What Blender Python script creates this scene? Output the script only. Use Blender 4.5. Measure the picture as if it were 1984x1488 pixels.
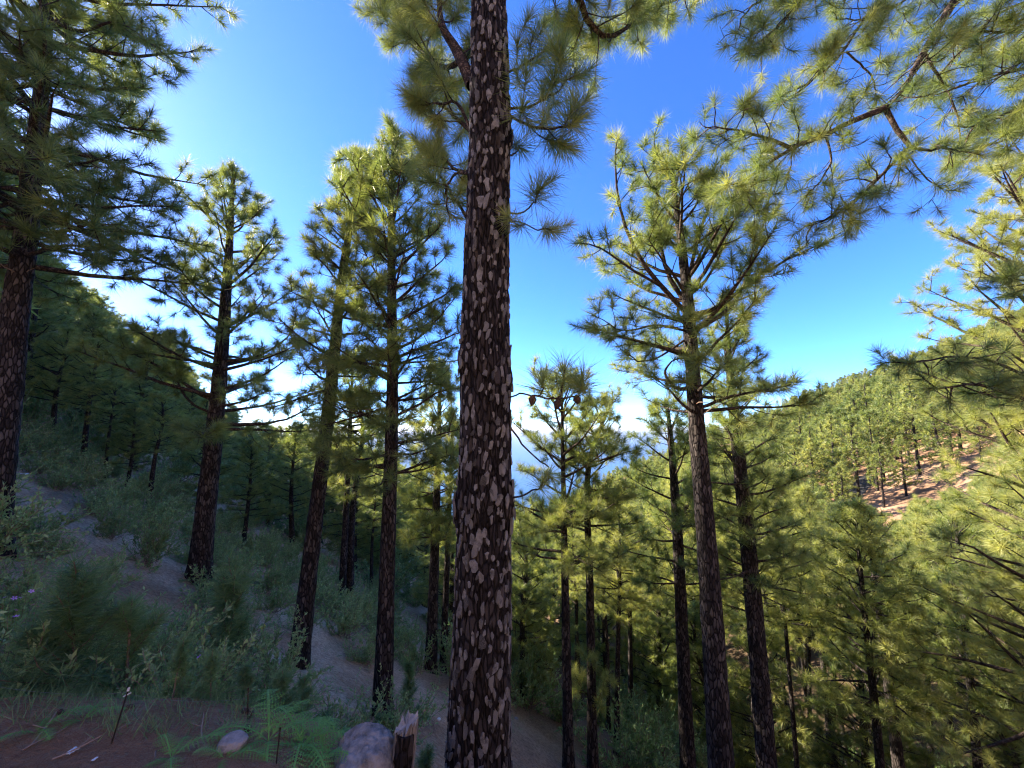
import bpy, math, numpy as np
from mathutils import Vector
for o in list(bpy.data.objects): bpy.data.objects.remove(o)
sc = bpy.context.scene
C = sc.collection
RAD = math.radians

# ------------------------------------------------------------------ camera
EYE = np.array([0.0, 0.0, 1.6]); PITCH = RAD(6.5); FPX = 745.0        # focal length in pixels of the 1984 x 1488 frame
cd = bpy.data.cameras.new('camera'); cam = bpy.data.objects.new('camera', cd); C.objects.link(cam)
cd.sensor_fit = 'HORIZONTAL'; cd.sensor_width = 36.0; cd.lens = 36.0 * FPX / 1984.0
cd.clip_start = 0.05; cd.clip_end = 200000
cam.location = EYE; cam.rotation_euler = (math.pi / 2 + PITCH, 0, 0)
sc.camera = cam
# ------------------------------------------------------------------ sky, sun, exposure
SUN_AZ, SUN_EL = RAD(-66), RAD(27)
w = bpy.data.worlds.new('World'); sc.world = w; w.use_nodes = True
nt = w.node_tree; bg = nt.nodes['Background']
sky = nt.nodes.new('ShaderNodeTexSky'); sky.sky_type = 'NISHITA'; sky.sun_disc = False
sky.sun_elevation = SUN_EL; sky.sun_rotation = SUN_AZ
sky.altitude = 2000; sky.air_density = 0.65; sky.dust_density = 0.7; sky.ozone_density = 6.0
hs = nt.nodes.new('ShaderNodeHueSaturation'); hs.inputs['Saturation'].default_value = 1.12; hs.inputs['Hue'].default_value = 0.509
nt.links.new(sky.outputs[0], hs.inputs['Color']); nt.links.new(hs.outputs[0], bg.inputs[0])
bg.inputs[1].default_value = 0.15
sd = bpy.data.lights.new('sun', 'SUN'); so = bpy.data.objects.new('sun', sd); C.objects.link(so)
sd.energy = 5.0; sd.angle = RAD(0.5); sd.color = (1.0, 0.86, 0.66)
sv = Vector((math.sin(SUN_AZ) * math.cos(SUN_EL), math.cos(SUN_AZ) * math.cos(SUN_EL), math.sin(SUN_EL)))
so.rotation_euler = sv.to_track_quat('Z', 'Y').to_euler(); so.location = (-40, 20, 40)
sc.view_settings.view_transform = 'Standard'; sc.view_settings.look = 'None'
sc.view_settings.gamma = 1.0; sc.view_settings.use_curve_mapping = False
sc.view_settings.exposure = 2.22
sc.cycles.max_bounces = 8; sc.cycles.diffuse_bounces = 5; sc.cycles.glossy_bounces = 2
sc.cycles.transmission_bounces = 4; sc.cycles.transparent_max_bounces = 4; sc.cycles.volume_bounces = 0
sc.cycles.caustics_reflective = False; sc.cycles.caustics_refractive = False
sc.cycles.use_adaptive_sampling = True; sc.cycles.adaptive_threshold = 0.015; sc.cycles.pixel_filter_type = 'BLACKMAN_HARRIS'; sc.cycles.filter_width = 1.2

# ------------------------------------------------------------------ helpers
def unit(v):
    v = np.asarray(v, float); return v / max(np.linalg.norm(v), 1e-9)
def ray(px, py):                       # direction through a pixel of the 1984 x 1488 photograph
    u = (px - 992) / FPX; v = (744 - py) / FPX
    return np.array([u, math.cos(PITCH) - v * math.sin(PITCH), math.sin(PITCH) + v * math.cos(PITCH)])
def P(px, py, D):                      # the point at D metres ahead of the camera
    d = ray(px, py); return EYE + d * (D / d[1])
def topx(p):
    q = np.asarray(p, float) - EYE
    f = q[1] * math.cos(PITCH) + q[2] * math.sin(PITCH); v = -q[1] * math.sin(PITCH) + q[2] * math.cos(PITCH)
    return 992 + FPX * q[0] / f, 744 - FPX * v / f
def hash2(ix, iy, s):
    h = (ix.astype(np.int64) * 374761393 + iy.astype(np.int64) * 668265263 + s * 144665) & 0xffffffff
    h = ((h ^ (h >> 13)) * 1274126177) & 0xffffffff
    return ((h ^ (h >> 16)) & 0xffff) / 65535.0
def vnoise(x, y, s=0):
    x = np.asarray(x, float); y = np.asarray(y, float)
    ix = np.floor(x); iy = np.floor(y); fx = x - ix; fy = y - iy
    fx = fx * fx * (3 - 2 * fx); fy = fy * fy * (3 - 2 * fy)
    a = hash2(ix, iy, s); b = hash2(ix + 1, iy, s); c = hash2(ix, iy + 1, s); d = hash2(ix + 1, iy + 1, s)
    return (a * (1 - fx) + b * fx) * (1 - fy) + (c * (1 - fx) + d * fx) * fy - 0.5
def fbm(x, y, s=0, o=4):
    r = 0; a = 1.0
    for k in range(o):
        r = r + a * vnoise(np.asarray(x) * 2 ** k, np.asarray(y) * 2 ** k, s + k * 17); a *= 0.5
    return r
def smax(a, b, k):
    return 0.5 * (a + b + np.sqrt((a - b) ** 2 + k * k))
def smin(a, b, k):
    return 0.5 * (a + b - np.sqrt((a - b) ** 2 + k * k))
def softplus(t, k): return 0.5 * (t + np.sqrt(t * t + k * k))
def parts_LR(x, y):
    L = -2.0 - 0.5 * x - 0.38 * y + 9.5 * np.exp(-((x + 60) / 22) ** 2 - ((y - 38) / 16) ** 4)
    L = smin(L, 50 + 0 * x, 5)
    R = -22.4 + 0.425 * x - 0.165 * y
    R = smin(R, 50 + 0 * x, 5)
    return L, R
def hgt(x, y):
    x = np.asarray(x, float); y = np.asarray(y, float)
    L, R = parts_LR(x, y)
    z = smax(L, R, 3.0)
    r = np.hypot(x, y)
    z = z + fbm(x / 14, y / 14, 3, 3) * np.clip((r - 12) / 25, 0, 1) * 2.2
    y0 = 2.0 + 1.1 / (1 + np.exp(np.clip((x + 1.0) * 2.2, -50, 50)))
    bench = -0.12 - 0.06 * y - 0.9 * softplus(y - y0, 0.5) - 0.7 * softplus(x - 1.2, 0.6) + 0.0 * x
    z = smax(z, bench, 0.5)
    bounce_bank = smin(1.6 * softplus(-y - 3.6, 1.0) - 0.3 + 0.5 * fbm(x / 3.0, y / 3.0, 41, 3), 13.0 + 0 * x, 2.0)      # unseen steep bank added behind the viewer to bounce sun onto the foreground
    z = np.where(y < -2.5, smax(z, bounce_bank, 0.5), z)
    z = z + fbm(x / 1.7, y / 1.7, 9, 5) * 0.24 * np.clip((r - 1) / 4, 0.3, 1)
    far = np.clip((r - 330) / 1500, 0, 1)
    back = np.clip((y + 200) / 300, 0, 1)
    z = z - (far ** 1.2) * 700 * back
    return z
def ground_D(px, py):
    d = ray(px, py); d = d / d[1]
    t = np.linspace(1.2, 400, 8000)
    q = EYE[None] + d[None] * t[:, None]
    k = np.nonzero(q[:, 2] < hgt(q[:, 0], q[:, 1]))[0]
    return float(t[k[0]]) if len(k) else 400.0
def on_ground(px, py):
    D = ground_D(px, py); p = P(px, py, D); p[2] = float(hgt(p[0], p[1])); return p

class Geo:                              # collects tubes and faces for one mesh
    def __init__(s): s.v = []; s.f = []; s.n = 0
    def tube(s, pts, rad, sides, cap=True):
        pts = np.asarray(pts, float); rad = np.broadcast_to(np.asarray(rad, float), (len(pts),))
        t = np.gradient(pts, axis=0); t /= np.maximum(np.linalg.norm(t, axis=1), 1e-9)[:, None]
        ref = np.array([1.0, 0, 0]) if abs(t[0][0]) < 0.8 else np.array([0, 1.0, 0])
        a = np.cross(t, ref); a /= np.maximum(np.linalg.norm(a, axis=1), 1e-9)[:, None]
        b = np.cross(t, a)
        an = np.arange(sides) * 2 * math.pi / sides
        V = pts[:, None] + rad[:, None, None] * (a[:, None] * np.cos(an)[None, :, None] + b[:, None] * np.sin(an)[None, :, None])
        m = len(pts); base = s.n
        i = np.arange(m - 1)[:, None] * sides; j = np.arange(sides)[None]; j2 = (j + 1) % sides
        F = np.stack([i + j, i + j2, i + sides + j2, i + sides + j], -1).reshape(-1, 4) + base
        s.v.append(V.reshape(-1, 3)); s.f.append(F); s.n += m * sides
        return V
    def mesh(s, name, mat, origin=(0, 0, 0), smooth=True):
        v = np.concatenate(s.v) - np.asarray(origin)[None]
        f = np.concatenate(s.f)
        return quads_mesh(name, v, f, mat, smooth)
def raw_mesh(name, v, f, mat, smooth=False, tint=None):
    me = bpy.data.meshes.new(name); k = f.shape[1]
    me.vertices.add(len(v)); me.vertices.foreach_set('co', np.ascontiguousarray(v, np.float32).ravel())
    me.loops.add(f.size); me.loops.foreach_set('vertex_index', np.ascontiguousarray(f, np.int32).ravel())
    me.polygons.add(len(f)); me.polygons.foreach_set('loop_start', np.arange(0, f.size, k, dtype=np.int32))
    me.polygons.foreach_set('loop_total', np.full(len(f), k, np.int32))
    if smooth: me.polygons.foreach_set('use_smooth', np.ones(len(f), bool))
    if tint is not None:
        at = me.attributes.new('tint', 'FLOAT', 'POINT'); at.data.foreach_set('value', np.ascontiguousarray(tint, np.float32))
    me.update(calc_edges=True)
    if mat: me.materials.append(mat)
    return me
def quads_mesh(name, v, f, mat, smooth=True): return raw_mesh(name, v, f, mat, smooth)
def poly_mesh(name, v, faces, mat, smooth=False):
    me = bpy.data.meshes.new(name); me.from_pydata([tuple(map(float, q)) for q in v], [], [tuple(map(int, f)) for f in faces])
    if smooth: me.polygons.foreach_set('use_smooth', np.ones(len(me.polygons), bool))
    me.update()
    if mat: me.materials.append(mat)
    return me
def add(name, me, parent=None, loc=(0, 0, 0), rot=None, scale=None):
    o = bpy.data.objects.new(name, me); C.objects.link(o)
    if parent: o.parent = parent
    o.location = loc
    if rot is not None: o.rotation_euler = rot
    if scale is not None: o.scale = scale if hasattr(scale, '__len__') else (scale,) * 3
    return o
def tag(o, label, cat, group=None):
    o['label'] = label; o['category'] = cat
    if group: o['group'] = group
    return o
def thing(name, label, cat, loc, group=None, rot=None, scale=None):
    return tag(add(name, None, None, loc, rot, scale), label, cat, group)

# ------------------------------------------------------------------ materials
def mat_new(name):
    m = bpy.data.materials.new(name); m.use_nodes = True; n = m.node_tree; n.nodes.clear()
    out = n.nodes.new('ShaderNodeOutputMaterial'); return m, n, out
def N(n, t, **kw):
    x = n.nodes.new(t)
    for k, v in kw.items():
        if k.startswith('i_'): x.inputs[k[2:]].default_value = v
        else: setattr(x, k, v)
    return x
def ramp(n, fac, stops):
    r = n.nodes.new('ShaderNodeValToRGB'); e = r.color_ramp.elements
    while len(e) < len(stops): e.new(0.5)
    for q, (p, c) in zip(e, stops): q.position = p; q.color = (*c, 1)
    n.links.new(fac, r.inputs[0]); return r.outputs[0]
def foliage(name, dark, mid, light, trans=0.45, tcol=(1.5, 1.5, 0.7), rough=0.5, spec=0.25):
    m, n, out = mat_new(name); l = n.links
    at = N(n, 'ShaderNodeAttribute', attribute_name='tint'); oi = N(n, 'ShaderNodeObjectInfo')
    ad = N(n, 'ShaderNodeMath', operation='MULTIPLY_ADD'); l.new(oi.outputs['Random'], ad.inputs[0]); ad.inputs[1].default_value = 0.3; l.new(at.outputs['Fac'], ad.inputs[2])
    sb = N(n, 'ShaderNodeMath', operation='SUBTRACT'); l.new(ad.outputs[0], sb.inputs[0]); sb.inputs[1].default_value = 0.15
    col = ramp(n, sb.outputs[0], [(0.0, dark), (0.5, mid), (1.0, light)])
    bs = N(n, 'ShaderNodeBsdfPrincipled'); l.new(col, bs.inputs['Base Color']); bs.inputs['Roughness'].default_value = rough
    bs.inputs['Specular IOR Level'].default_value = spec
    tr = N(n, 'ShaderNodeBsdfTranslucent')
    mx = N(n, 'ShaderNodeMixRGB', blend_type='MULTIPLY'); mx.inputs[0].default_value = 1; l.new(col, mx.inputs[1]); mx.inputs[2].default_value = (*tcol, 1)
    l.new(mx.outputs[0], tr.inputs[0])
    ms = N(n, 'ShaderNodeMixShader'); ms.inputs[0].default_value = trans
    l.new(bs.outputs[0], ms.inputs[1]); l.new(tr.outputs[0], ms.inputs[2]); l.new(ms.outputs[0], out.inputs[0])
    return m
M_NEEDLE = foliage('pine_needles', (0.07, 0.12, 0.058), (0.195, 0.245, 0.085), (0.4, 0.405, 0.15), 0.5, (1.5, 1.45, 0.75), 0.42, 0.4)
M_YOUNG = foliage('young_pine_needles', (0.08, 0.15, 0.085), (0.15, 0.25, 0.125), (0.26, 0.36, 0.17), 0.45, (1.3, 1.4, 0.8))
M_SHRUB = foliage('shrub_leaves', (0.12, 0.2, 0.085), (0.215, 0.325, 0.145), (0.4, 0.49, 0.26), 0.4, (1.2, 1.3, .8))
M_FERN = foliage('fern_leaves', (0.11, 0.24, 0.06), (0.2, 0.4, 0.1), (0.32, 0.52, 0.15), 0.4, (1.2, 1.4, .6))
M_DEAD = foliage('dead_needles', (0.2, 0.09, 0.05), (0.3, 0.15, 0.08), (0.42, 0.24, 0.13), 0.3, (1.2, 1.1, .9))
def bark(name, dark, mid, light, sx, sz, bump=0.6, thr=(0.02, 0.16)):
    m, n, out = mat_new(name); l = n.links
    tc = N(n, 'ShaderNodeTexCoord'); mp = N(n, 'ShaderNodeMapping'); mp.inputs['Scale'].default_value = (sx, sx, sz)
    l.new(tc.outputs['Object'], mp.inputs[0])
    nz = N(n, 'ShaderNodeTexNoise', i_Scale=1.3, i_Detail=3.0); l.new(mp.outputs[0], nz.inputs[0])
    mixv = N(n, 'ShaderNodeMixRGB'); mixv.inputs[0].default_value = 0.25; l.new(mp.outputs[0], mixv.inputs[1]); l.new(nz.outputs['Color'], mixv.inputs[2])
    vo = N(n, 'ShaderNodeTexVoronoi', feature='DISTANCE_TO_EDGE', i_Scale=1.0); l.new(mixv.outputs[0], vo.inputs[0])
    vc = N(n, 'ShaderNodeTexVoronoi', feature='F1', i_Scale=1.0); l.new(mixv.outputs[0], vc.inputs[0])
    n2 = N(n, 'ShaderNodeTexNoise', i_Scale=9.0, i_Detail=6.0, i_Roughness=0.7); l.new(mp.outputs[0], n2.inputs[0])
    edge = N(n, 'ShaderNodeMapRange', i_1=thr[0], i_2=thr[1]) if False else N(n, 'ShaderNodeMapRange')
    edge.inputs[1].default_value = thr[0]; edge.inputs[2].default_value = thr[1]; l.new(vo.outputs['Distance'], edge.inputs[0])
    sep = N(n, 'ShaderNodeSeparateColor'); l.new(vc.outputs['Color'], sep.inputs[0])
    pc = ramp(n, sep.outputs[0], [(0.0, dark), (0.45, mid), (1.0, light)])
    dk = N(n, 'ShaderNodeMixRGB'); l.new(edge.outputs[0], dk.inputs[0]); dk.inputs[1].default_value = (dark[0] * .5, dark[1] * .5, dark[2] * .5, 1); l.new(pc, dk.inputs[2])
    mu = N(n, 'ShaderNodeMixRGB', blend_type='MULTIPLY'); mu.inputs[0].default_value = 0.75
    g = ramp(n, n2.outputs['Fac'], [(0.3, (0.45, 0.43, 0.42)), (0.65, (1.25, 1.2, 1.15))]); l.new(dk.outputs[0], mu.inputs[1]); l.new(g, mu.inputs[2])
    bs = N(n, 'ShaderNodeBsdfPrincipled', i_Roughness=0.9); bs.inputs['Specular IOR Level'].default_value = 0.15; l.new(mu.outputs[0], bs.inputs['Base Color'])
    hsum = N(n, 'ShaderNodeMath', operation='MULTIPLY_ADD'); l.new(n2.outputs['Fac'], hsum.inputs[0]); hsum.inputs[1].default_value = 0.35; l.new(edge.outputs[0], hsum.inputs[2])
    bp = N(n, 'ShaderNodeBump', i_Strength=bump, i_Distance=0.02); l.new(hsum.outputs[0], bp.inputs['Height']); l.new(bp.outputs[0], bs.inputs['Normal'])
    l.new(bs.outputs[0], out.inputs[0]); return m
M_BARK = bark('plated_pine_bark', (0.022, 0.019, 0.02), (0.055, 0.047, 0.047), (0.13, 0.114, 0.11), 32, 9, 1.0)
M_BARKD = bark('furrowed_pine_bark', (0.018, 0.0155, 0.017), (0.038, 0.032, 0.034), (0.072, 0.063, 0.064), 36, 10, 1.0)
M_LIMB = bark('limb_bark', (0.035, 0.027, 0.025), (0.08, 0.06, 0.052), (0.16, 0.12, 0.1), 40, 40, 0.5)
def plain(name, c, var=0.3, scale=20.0, rough=0.85, bump=0.3, metal=0.0, detail=6.0, c2=None, dist=0.01):
    m, n, out = mat_new(name); l = n.links
    tc = N(n, 'ShaderNodeTexCoord'); nz = N(n, 'ShaderNodeTexNoise', i_Scale=scale, i_Detail=detail, i_Roughness=0.65); l.new(tc.outputs['Object'], nz.inputs[0])
    lo = c2 if c2 else tuple(q * (1 - var) for q in c)
    oi = N(n, 'ShaderNodeObjectInfo')
    ad = N(n, 'ShaderNodeMath', operation='MULTIPLY_ADD'); l.new(oi.outputs['Random'], ad.inputs[0]); ad.inputs[1].default_value = 0.3; l.new(nz.outputs['Fac'], ad.inputs[2])
    col = ramp(n, ad.outputs[0], [(0.44, lo), (0.76, tuple(q * (1 + var * .5) for q in c))])
    bs = N(n, 'ShaderNodeBsdfPrincipled', i_Roughness=rough, i_Metallic=metal); l.new(col, bs.inputs['Base Color']); bs.inputs['Specular IOR Level'].default_value = 0.25
    bp = N(n, 'ShaderNodeBump', i_Strength=bump, i_Distance=dist); l.new(nz.outputs['Fac'], bp.inputs['Height']); l.new(bp.outputs[0], bs.inputs['Normal'])
    l.new(bs.outputs[0], out.inputs[0]); return m
M_PLATE = plain('bark_plate_surface', (0.155, 0.15, 0.15), 0.5, 22, 0.9, 1.0, c2=(0.03, 0.027, 0.028))
M_TWIG = plain('dry_twig', (0.24, 0.17, 0.13), 0.4, 30)
M_CONE = plain('cone_scales', (0.08, 0.05, 0.035), 0.5, 60, 0.8, 0.8)
M_ROCK = plain('grey_basalt', (0.24, 0.225, 0.215), 0.5, 13, 0.9, 1.0, c2=(0.06, 0.055, 0.05), detail=12, dist=0.03)
M_STEEL = plain('rusty_steel', (0.05, 0.035, 0.03), 0.4, 40, 0.6, 0.2, 0.4)
M_WIRE = plain('grey_wire', (0.22, 0.21, 0.2), 0.2, 30, 0.5, 0.0, 0.6)
M_WHITE = plain('pale_scrap', (0.7, 0.7, 0.7), 0.2, 12, 0.6, 0.3)
M_PETAL = plain('mauve_petals', (0.55, 0.28, 0.62), 0.2, 40, 0.6, 0.1)
M_YFLOW = plain('yellow_blossom', (0.5, 0.45, 0.05), 0.2, 40, 0.6, 0.1)
M_ROAD = plain('grey_asphalt', (0.09, 0.09, 0.095), 0.25, 3, 0.9, 0.2)
def wood_mat():
    m, n, out = mat_new('weathered_wood'); l = n.links
    tc = N(n, 'ShaderNodeTexCoord'); mp = N(n, 'ShaderNodeMapping'); mp.inputs['Scale'].default_value = (26, 26, 2.2); l.new(tc.outputs['Object'], mp.inputs[0])
    nz = N(n, 'ShaderNodeTexNoise', i_Scale=2.0, i_Detail=6.0, i_Roughness=0.6); l.new(mp.outputs[0], nz.inputs[0])
    col = ramp(n, nz.outputs['Fac'], [(0.33, (0.03, 0.024, 0.021)), (0.45, (0.15, 0.125, 0.105)), (0.7, (0.34, 0.31, 0.285))])
    bs = N(n, 'ShaderNodeBsdfPrincipled', i_Roughness=0.85); l.new(col, bs.inputs['Base Color'])
    bp = N(n, 'ShaderNodeBump', i_Strength=0.9, i_Distance=0.012); l.new(nz.outputs['Fac'], bp.inputs['Height']); l.new(bp.outputs[0], bs.inputs['Normal'])
    l.new(bs.outputs[0], out.inputs[0]); return m
M_WOOD = wood_mat()
def ground_mat():
    m, n, out = mat_new('forest_floor'); l = n.links
    ge = N(n, 'ShaderNodeNewGeometry'); at = N(n, 'ShaderNodeAttribute', attribute_name='tint')
    n1 = N(n, 'ShaderNodeTexNoise', i_Scale=0.55, i_Detail=5.0); n2 = N(n, 'ShaderNodeTexNoise', i_Scale=14.0, i_Detail=8.0, i_Roughness=0.75)
    n3 = N(n, 'ShaderNodeTexNoise', i_Scale=0.12, i_Detail=6.0)
    for q in (n1, n2, n3): l.new(ge.outputs['Position'], q.inputs[0])
    near = ramp(n, n1.outputs['Fac'], [(0.3, (0.24, 0.16, 0.1)), (0.5, (0.45, 0.325, 0.215)), (0.7, (0.58, 0.46, 0.335))])
    fr = ramp(n, n3.outputs['Fac'], [(0.3, (0.16, 0.1, 0.065)), (0.5, (0.33, 0.2, 0.13)), (0.7, (0.42, 0.29, 0.2))])
    mx = N(n, 'ShaderNodeMixRGB'); l.new(at.outputs['Fac'], mx.inputs[0]); l.new(near, mx.inputs[1]); l.new(fr, mx.inputs[2])
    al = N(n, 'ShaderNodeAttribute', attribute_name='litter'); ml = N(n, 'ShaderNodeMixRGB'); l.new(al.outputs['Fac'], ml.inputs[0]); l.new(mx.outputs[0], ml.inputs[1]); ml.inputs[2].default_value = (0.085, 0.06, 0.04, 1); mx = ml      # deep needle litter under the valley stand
    g = ramp(n, n2.outputs['Fac'], [(0.3, (0.25, 0.22, 0.2)), (0.5, (1, 1, 1)), (0.7, (1.6, 1.55, 1.5))])
    mu = N(n, 'ShaderNodeMixRGB', blend_type='MULTIPLY'); mu.inputs[0].default_value = 0.8; l.new(mx.outputs[0], mu.inputs[1]); l.new(g, mu.inputs[2])
    bs = N(n, 'ShaderNodeBsdfPrincipled', i_Roughness=0.95); bs.inputs['Specular IOR Level'].default_value = 0.1; l.new(mu.outputs[0], bs.inputs['Base Color'])
    bp = N(n, 'ShaderNodeBump', i_Strength=0.8, i_Distance=0.05); l.new(n2.outputs['Fac'], bp.inputs['Height']); l.new(bp.outputs[0], bs.inputs['Normal'])
    l.new(bs.outputs[0], out.inputs[0]); return m
M_GROUND = ground_mat()
def sea_mat():
    m, n, out = mat_new('sea_water'); l = n.links
    ge = N(n, 'ShaderNodeNewGeometry'); nz = N(n, 'ShaderNodeTexNoise', i_Scale=0.02, i_Detail=6.0); l.new(ge.outputs['Position'], nz.inputs[0])
    bs = N(n, 'ShaderNodeBsdfPrincipled', i_Roughness=0.35); bs.inputs['Base Color'].default_value = (0.02, 0.09, 0.2, 1); bs.inputs['IOR'].default_value = 1.33
    bp = N(n, 'ShaderNodeBump', i_Strength=0.5, i_Distance=5.0); l.new(nz.outputs['Fac'], bp.inputs['Height']); l.new(bp.outputs[0], bs.inputs['Normal'])
    l.new(bs.outputs[0], out.inputs[0]); return m
M_SEA = sea_mat()

# ------------------------------------------------------------------ ground and sea
nr, na = 250, 320
rr = 0.25 * (3200 / 0.25) ** (np.arange(nr) / (nr - 1)); aa = np.arange(na) * 2 * math.pi / na
X = rr[:, None] * np.sin(aa)[None]; Y = rr[:, None] * np.cos(aa)[None]; Z = hgt(X, Y)
gv = np.stack([X, Y, Z], -1).reshape(-1, 3)
i = np.arange(nr - 1)[:, None] * na; j = np.arange(na)[None]; j2 = (j + 1) % na
gf = np.stack([i + j, i + na + j, i + na + j2, i + j2], -1).reshape(-1, 4)
Lh, Rh = parts_LR(gv[:, 0], gv[:, 1])
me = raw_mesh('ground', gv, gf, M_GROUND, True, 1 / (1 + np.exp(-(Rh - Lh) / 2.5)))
vx, vy = gv[:, 0], gv[:, 1]; vd = np.hypot(vx, vy)
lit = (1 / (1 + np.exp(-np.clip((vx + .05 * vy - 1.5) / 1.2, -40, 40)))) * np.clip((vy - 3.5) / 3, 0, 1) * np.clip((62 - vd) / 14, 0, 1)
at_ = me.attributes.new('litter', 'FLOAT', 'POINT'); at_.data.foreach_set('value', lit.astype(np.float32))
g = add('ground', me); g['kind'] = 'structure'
cap = poly_mesh('ground_centre', gv[:na], [tuple(range(na))[::-1]], M_GROUND)
import bmesh
bm = bmesh.new(); bm.from_mesh(me); bm.verts.ensure_lookup_table(); bm.faces.new([bm.verts[k] for k in range(na)]); bm.to_mesh(me); bm.free(); bpy.data.meshes.remove(cap)
SEA_Z = -620.0
ra = np.arange(96) * 2 * math.pi / 96; rl = [400, 3000, 12000, 40000, 110000]
sv_ = np.concatenate([np.stack([r * np.sin(ra), r * np.cos(ra), np.full(96, SEA_Z)], -1) for r in rl])
i = np.arange(len(rl) - 1)[:, None] * 96; j = np.arange(96)[None]; j2 = (j + 1) % 96
s_ = add('sea', raw_mesh('sea', sv_, np.stack([i + j, i + 96 + j, i + 96 + j2, i + j2], -1).reshape(-1, 4), M_SEA)); s_['kind'] = 'structure'
# grey road running across the opposite hillside
rp = []
for k in range(25):
    q = P(1645 + k * 1.5, 953 - k * .4, 64 + k * 0.2); rp.append(q[:2])
rp = np.array(rp); tn = np.gradient(rp, axis=0); tn /= np.linalg.norm(tn, axis=1)[:, None]; nn = np.stack([-tn[:, 1], tn[:, 0]], 1)
rv = []
for s in (-1, -.5, 0, .5, 1):
    e = rp + nn * s * 1.6; rv.append(np.column_stack([e, hgt(rp[:, 0], rp[:, 1]) + 0.5]))
for s in (1, -1):
    e = rp + nn * s * 1.6; rv.append(np.column_stack([e, hgt(rp[:, 0], rp[:, 1]) - 1.2]))
rv = np.stack(rv, 1); m_ = rv.shape[1]
i = np.arange(len(rp) - 1)[:, None] * m_; j = np.arange(m_)[None]; j2 = (j + 1) % m_
o = add('road', raw_mesh('road', rv.reshape(-1, 3), np.stack([i + j, i + j2, i + m_ + j2, i + m_ + j], -1).reshape(-1, 4), M_ROAD)); o['kind'] = 'structure'

# ------------------------------------------------------------------ pine building blocks
def tuft_proto(n, L, wd, rng, bend=True):
    tris = []
    t = rng.random(n); a = 0.5 * L
    th = np.radians(90 - 68 * t ** 1.1 + rng.normal(0, 16, n)); az = rng.random(n) * 2 * math.pi
    d = np.stack([np.sin(th) * np.cos(az), np.sin(th) * np.sin(az), np.cos(th)], -1)
    b = np.zeros((n, 3)); b[:, 2] = a * (t - 1)
    ln = L * (0.55 + 0.52 * rng.random(n))
    sd_ = np.cross(d, rng.normal(size=(n, 3))); sd_ /= np.linalg.norm(sd_, axis=1)[:, None]
    out = np.stack([np.cos(az), np.sin(az), np.zeros(n) - .1], -1)
    if bend:
        m = b + d * (ln * .55)[:, None]; e = b + d * ln[:, None] + out * (ln * rng.uniform(-.05, .32, n))[:, None] + rng.normal(0, .05, (n, 3)) * ln[:, None]
        h = sd_ * wd / 2
        T = np.concatenate([np.stack([b - h, b + h, m + h], 1), np.stack([b - h, m + h, m - h], 1), np.stack([m - h, m + h, e], 1)])
    else:
        e = b + d * ln[:, None] + out * (ln * .08)[:, None]; h = sd_ * wd / 2
        T = np.stack([b - h, b + h, e], 1)
    return T
RNG = np.random.default_rng(7)
PROTO_NEAR = [tuft_proto(170, 0.25, 0.0034, RNG) for _ in range(6)]
PROTO_HERO = [tuft_proto(92, 0.225, 0.0062, RNG, False) for _ in range(6)]
PROTO_MID = [tuft_proto(44, 0.28, 0.014, RNG, False) for _ in range(6)]
PROTO_FAR = [tuft_proto(15, 0.5, 0.075, RNG, False) for _ in range(6)]
def rot_to(dirs, rng):
    z = dirs / np.maximum(np.linalg.norm(dirs, axis=1), 1e-9)[:, None]
    x = np.cross(z, rng.normal(size=z.shape)); x /= np.maximum(np.linalg.norm(x, axis=1), 1e-9)[:, None]
    y = np.cross(z, x); return np.stack([x, y, z], -1)
def tufts_tris(tl, protos, rng, tmean=0.5, tdev=0.16):
    pos = np.array([t[0] for t in tl]); dr = np.array([t[1] for t in tl]); scl = np.array([t[2] for t in tl])
    R = rot_to(dr, rng); which = rng.integers(0, len(protos), len(tl)); V = []; T = []
    tv = np.clip(rng.normal(tmean, tdev, len(tl)), 0, 1)
    for k, p in enumerate(protos):
        s = np.nonzero(which == k)[0]
        if not len(s): continue
        q = p.reshape(-1, 3)
        V.append((np.einsum('nij,mj->nmi', R[s], q) * scl[s][:, None, None] + pos[s][:, None]).reshape(-1, 3))
        nt_ = len(q) // 3
        tt = np.clip(tv[s][:, None] + rng.normal(0, .1, (len(s), nt_)), 0, 1)
        T.append(np.repeat(tt.reshape(-1), 3))
    return np.concatenate(V), np.concatenate(T)
def tris_mesh(name, V, T, mat, origin=(0, 0, 0)):
    V = V - np.asarray(origin)[None]
    return raw_mesh(name, V, np.arange(len(V)).reshape(-1, 3), mat, False, T)
def curve_pts(p0, d0, length, n, up, wob, rng):
    p = np.array(p0, float); d = unit(d0); r = [p.copy()]
    for k in range(n):
        d = unit(d + np.array([0, 0, up / n]) + rng.normal(0, wob, 3) / math.sqrt(n)); p = p + d * (length / n); r.append(p.copy())
    return np.array(r)
def resample(pts, n):
    pts = np.asarray(pts, float)
    # Catmull-Rom through the control points
    ext = np.vstack([2 * pts[0] - pts[1], pts, 2 * pts[-1] - pts[-2]]); out = []
    segs = len(pts) - 1
    for u in np.linspace(0, segs, n):
        k = min(int(u), segs - 1); t = u - k; a, b, c, d = ext[k:k + 4]
        out.append(.5 * ((2 * b) + (c - a) * t + (2 * a - 5 * b + 4 * c - d) * t * t + (3 * b - a - 3 * c + d) * t ** 3))
    return np.array(out)
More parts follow.
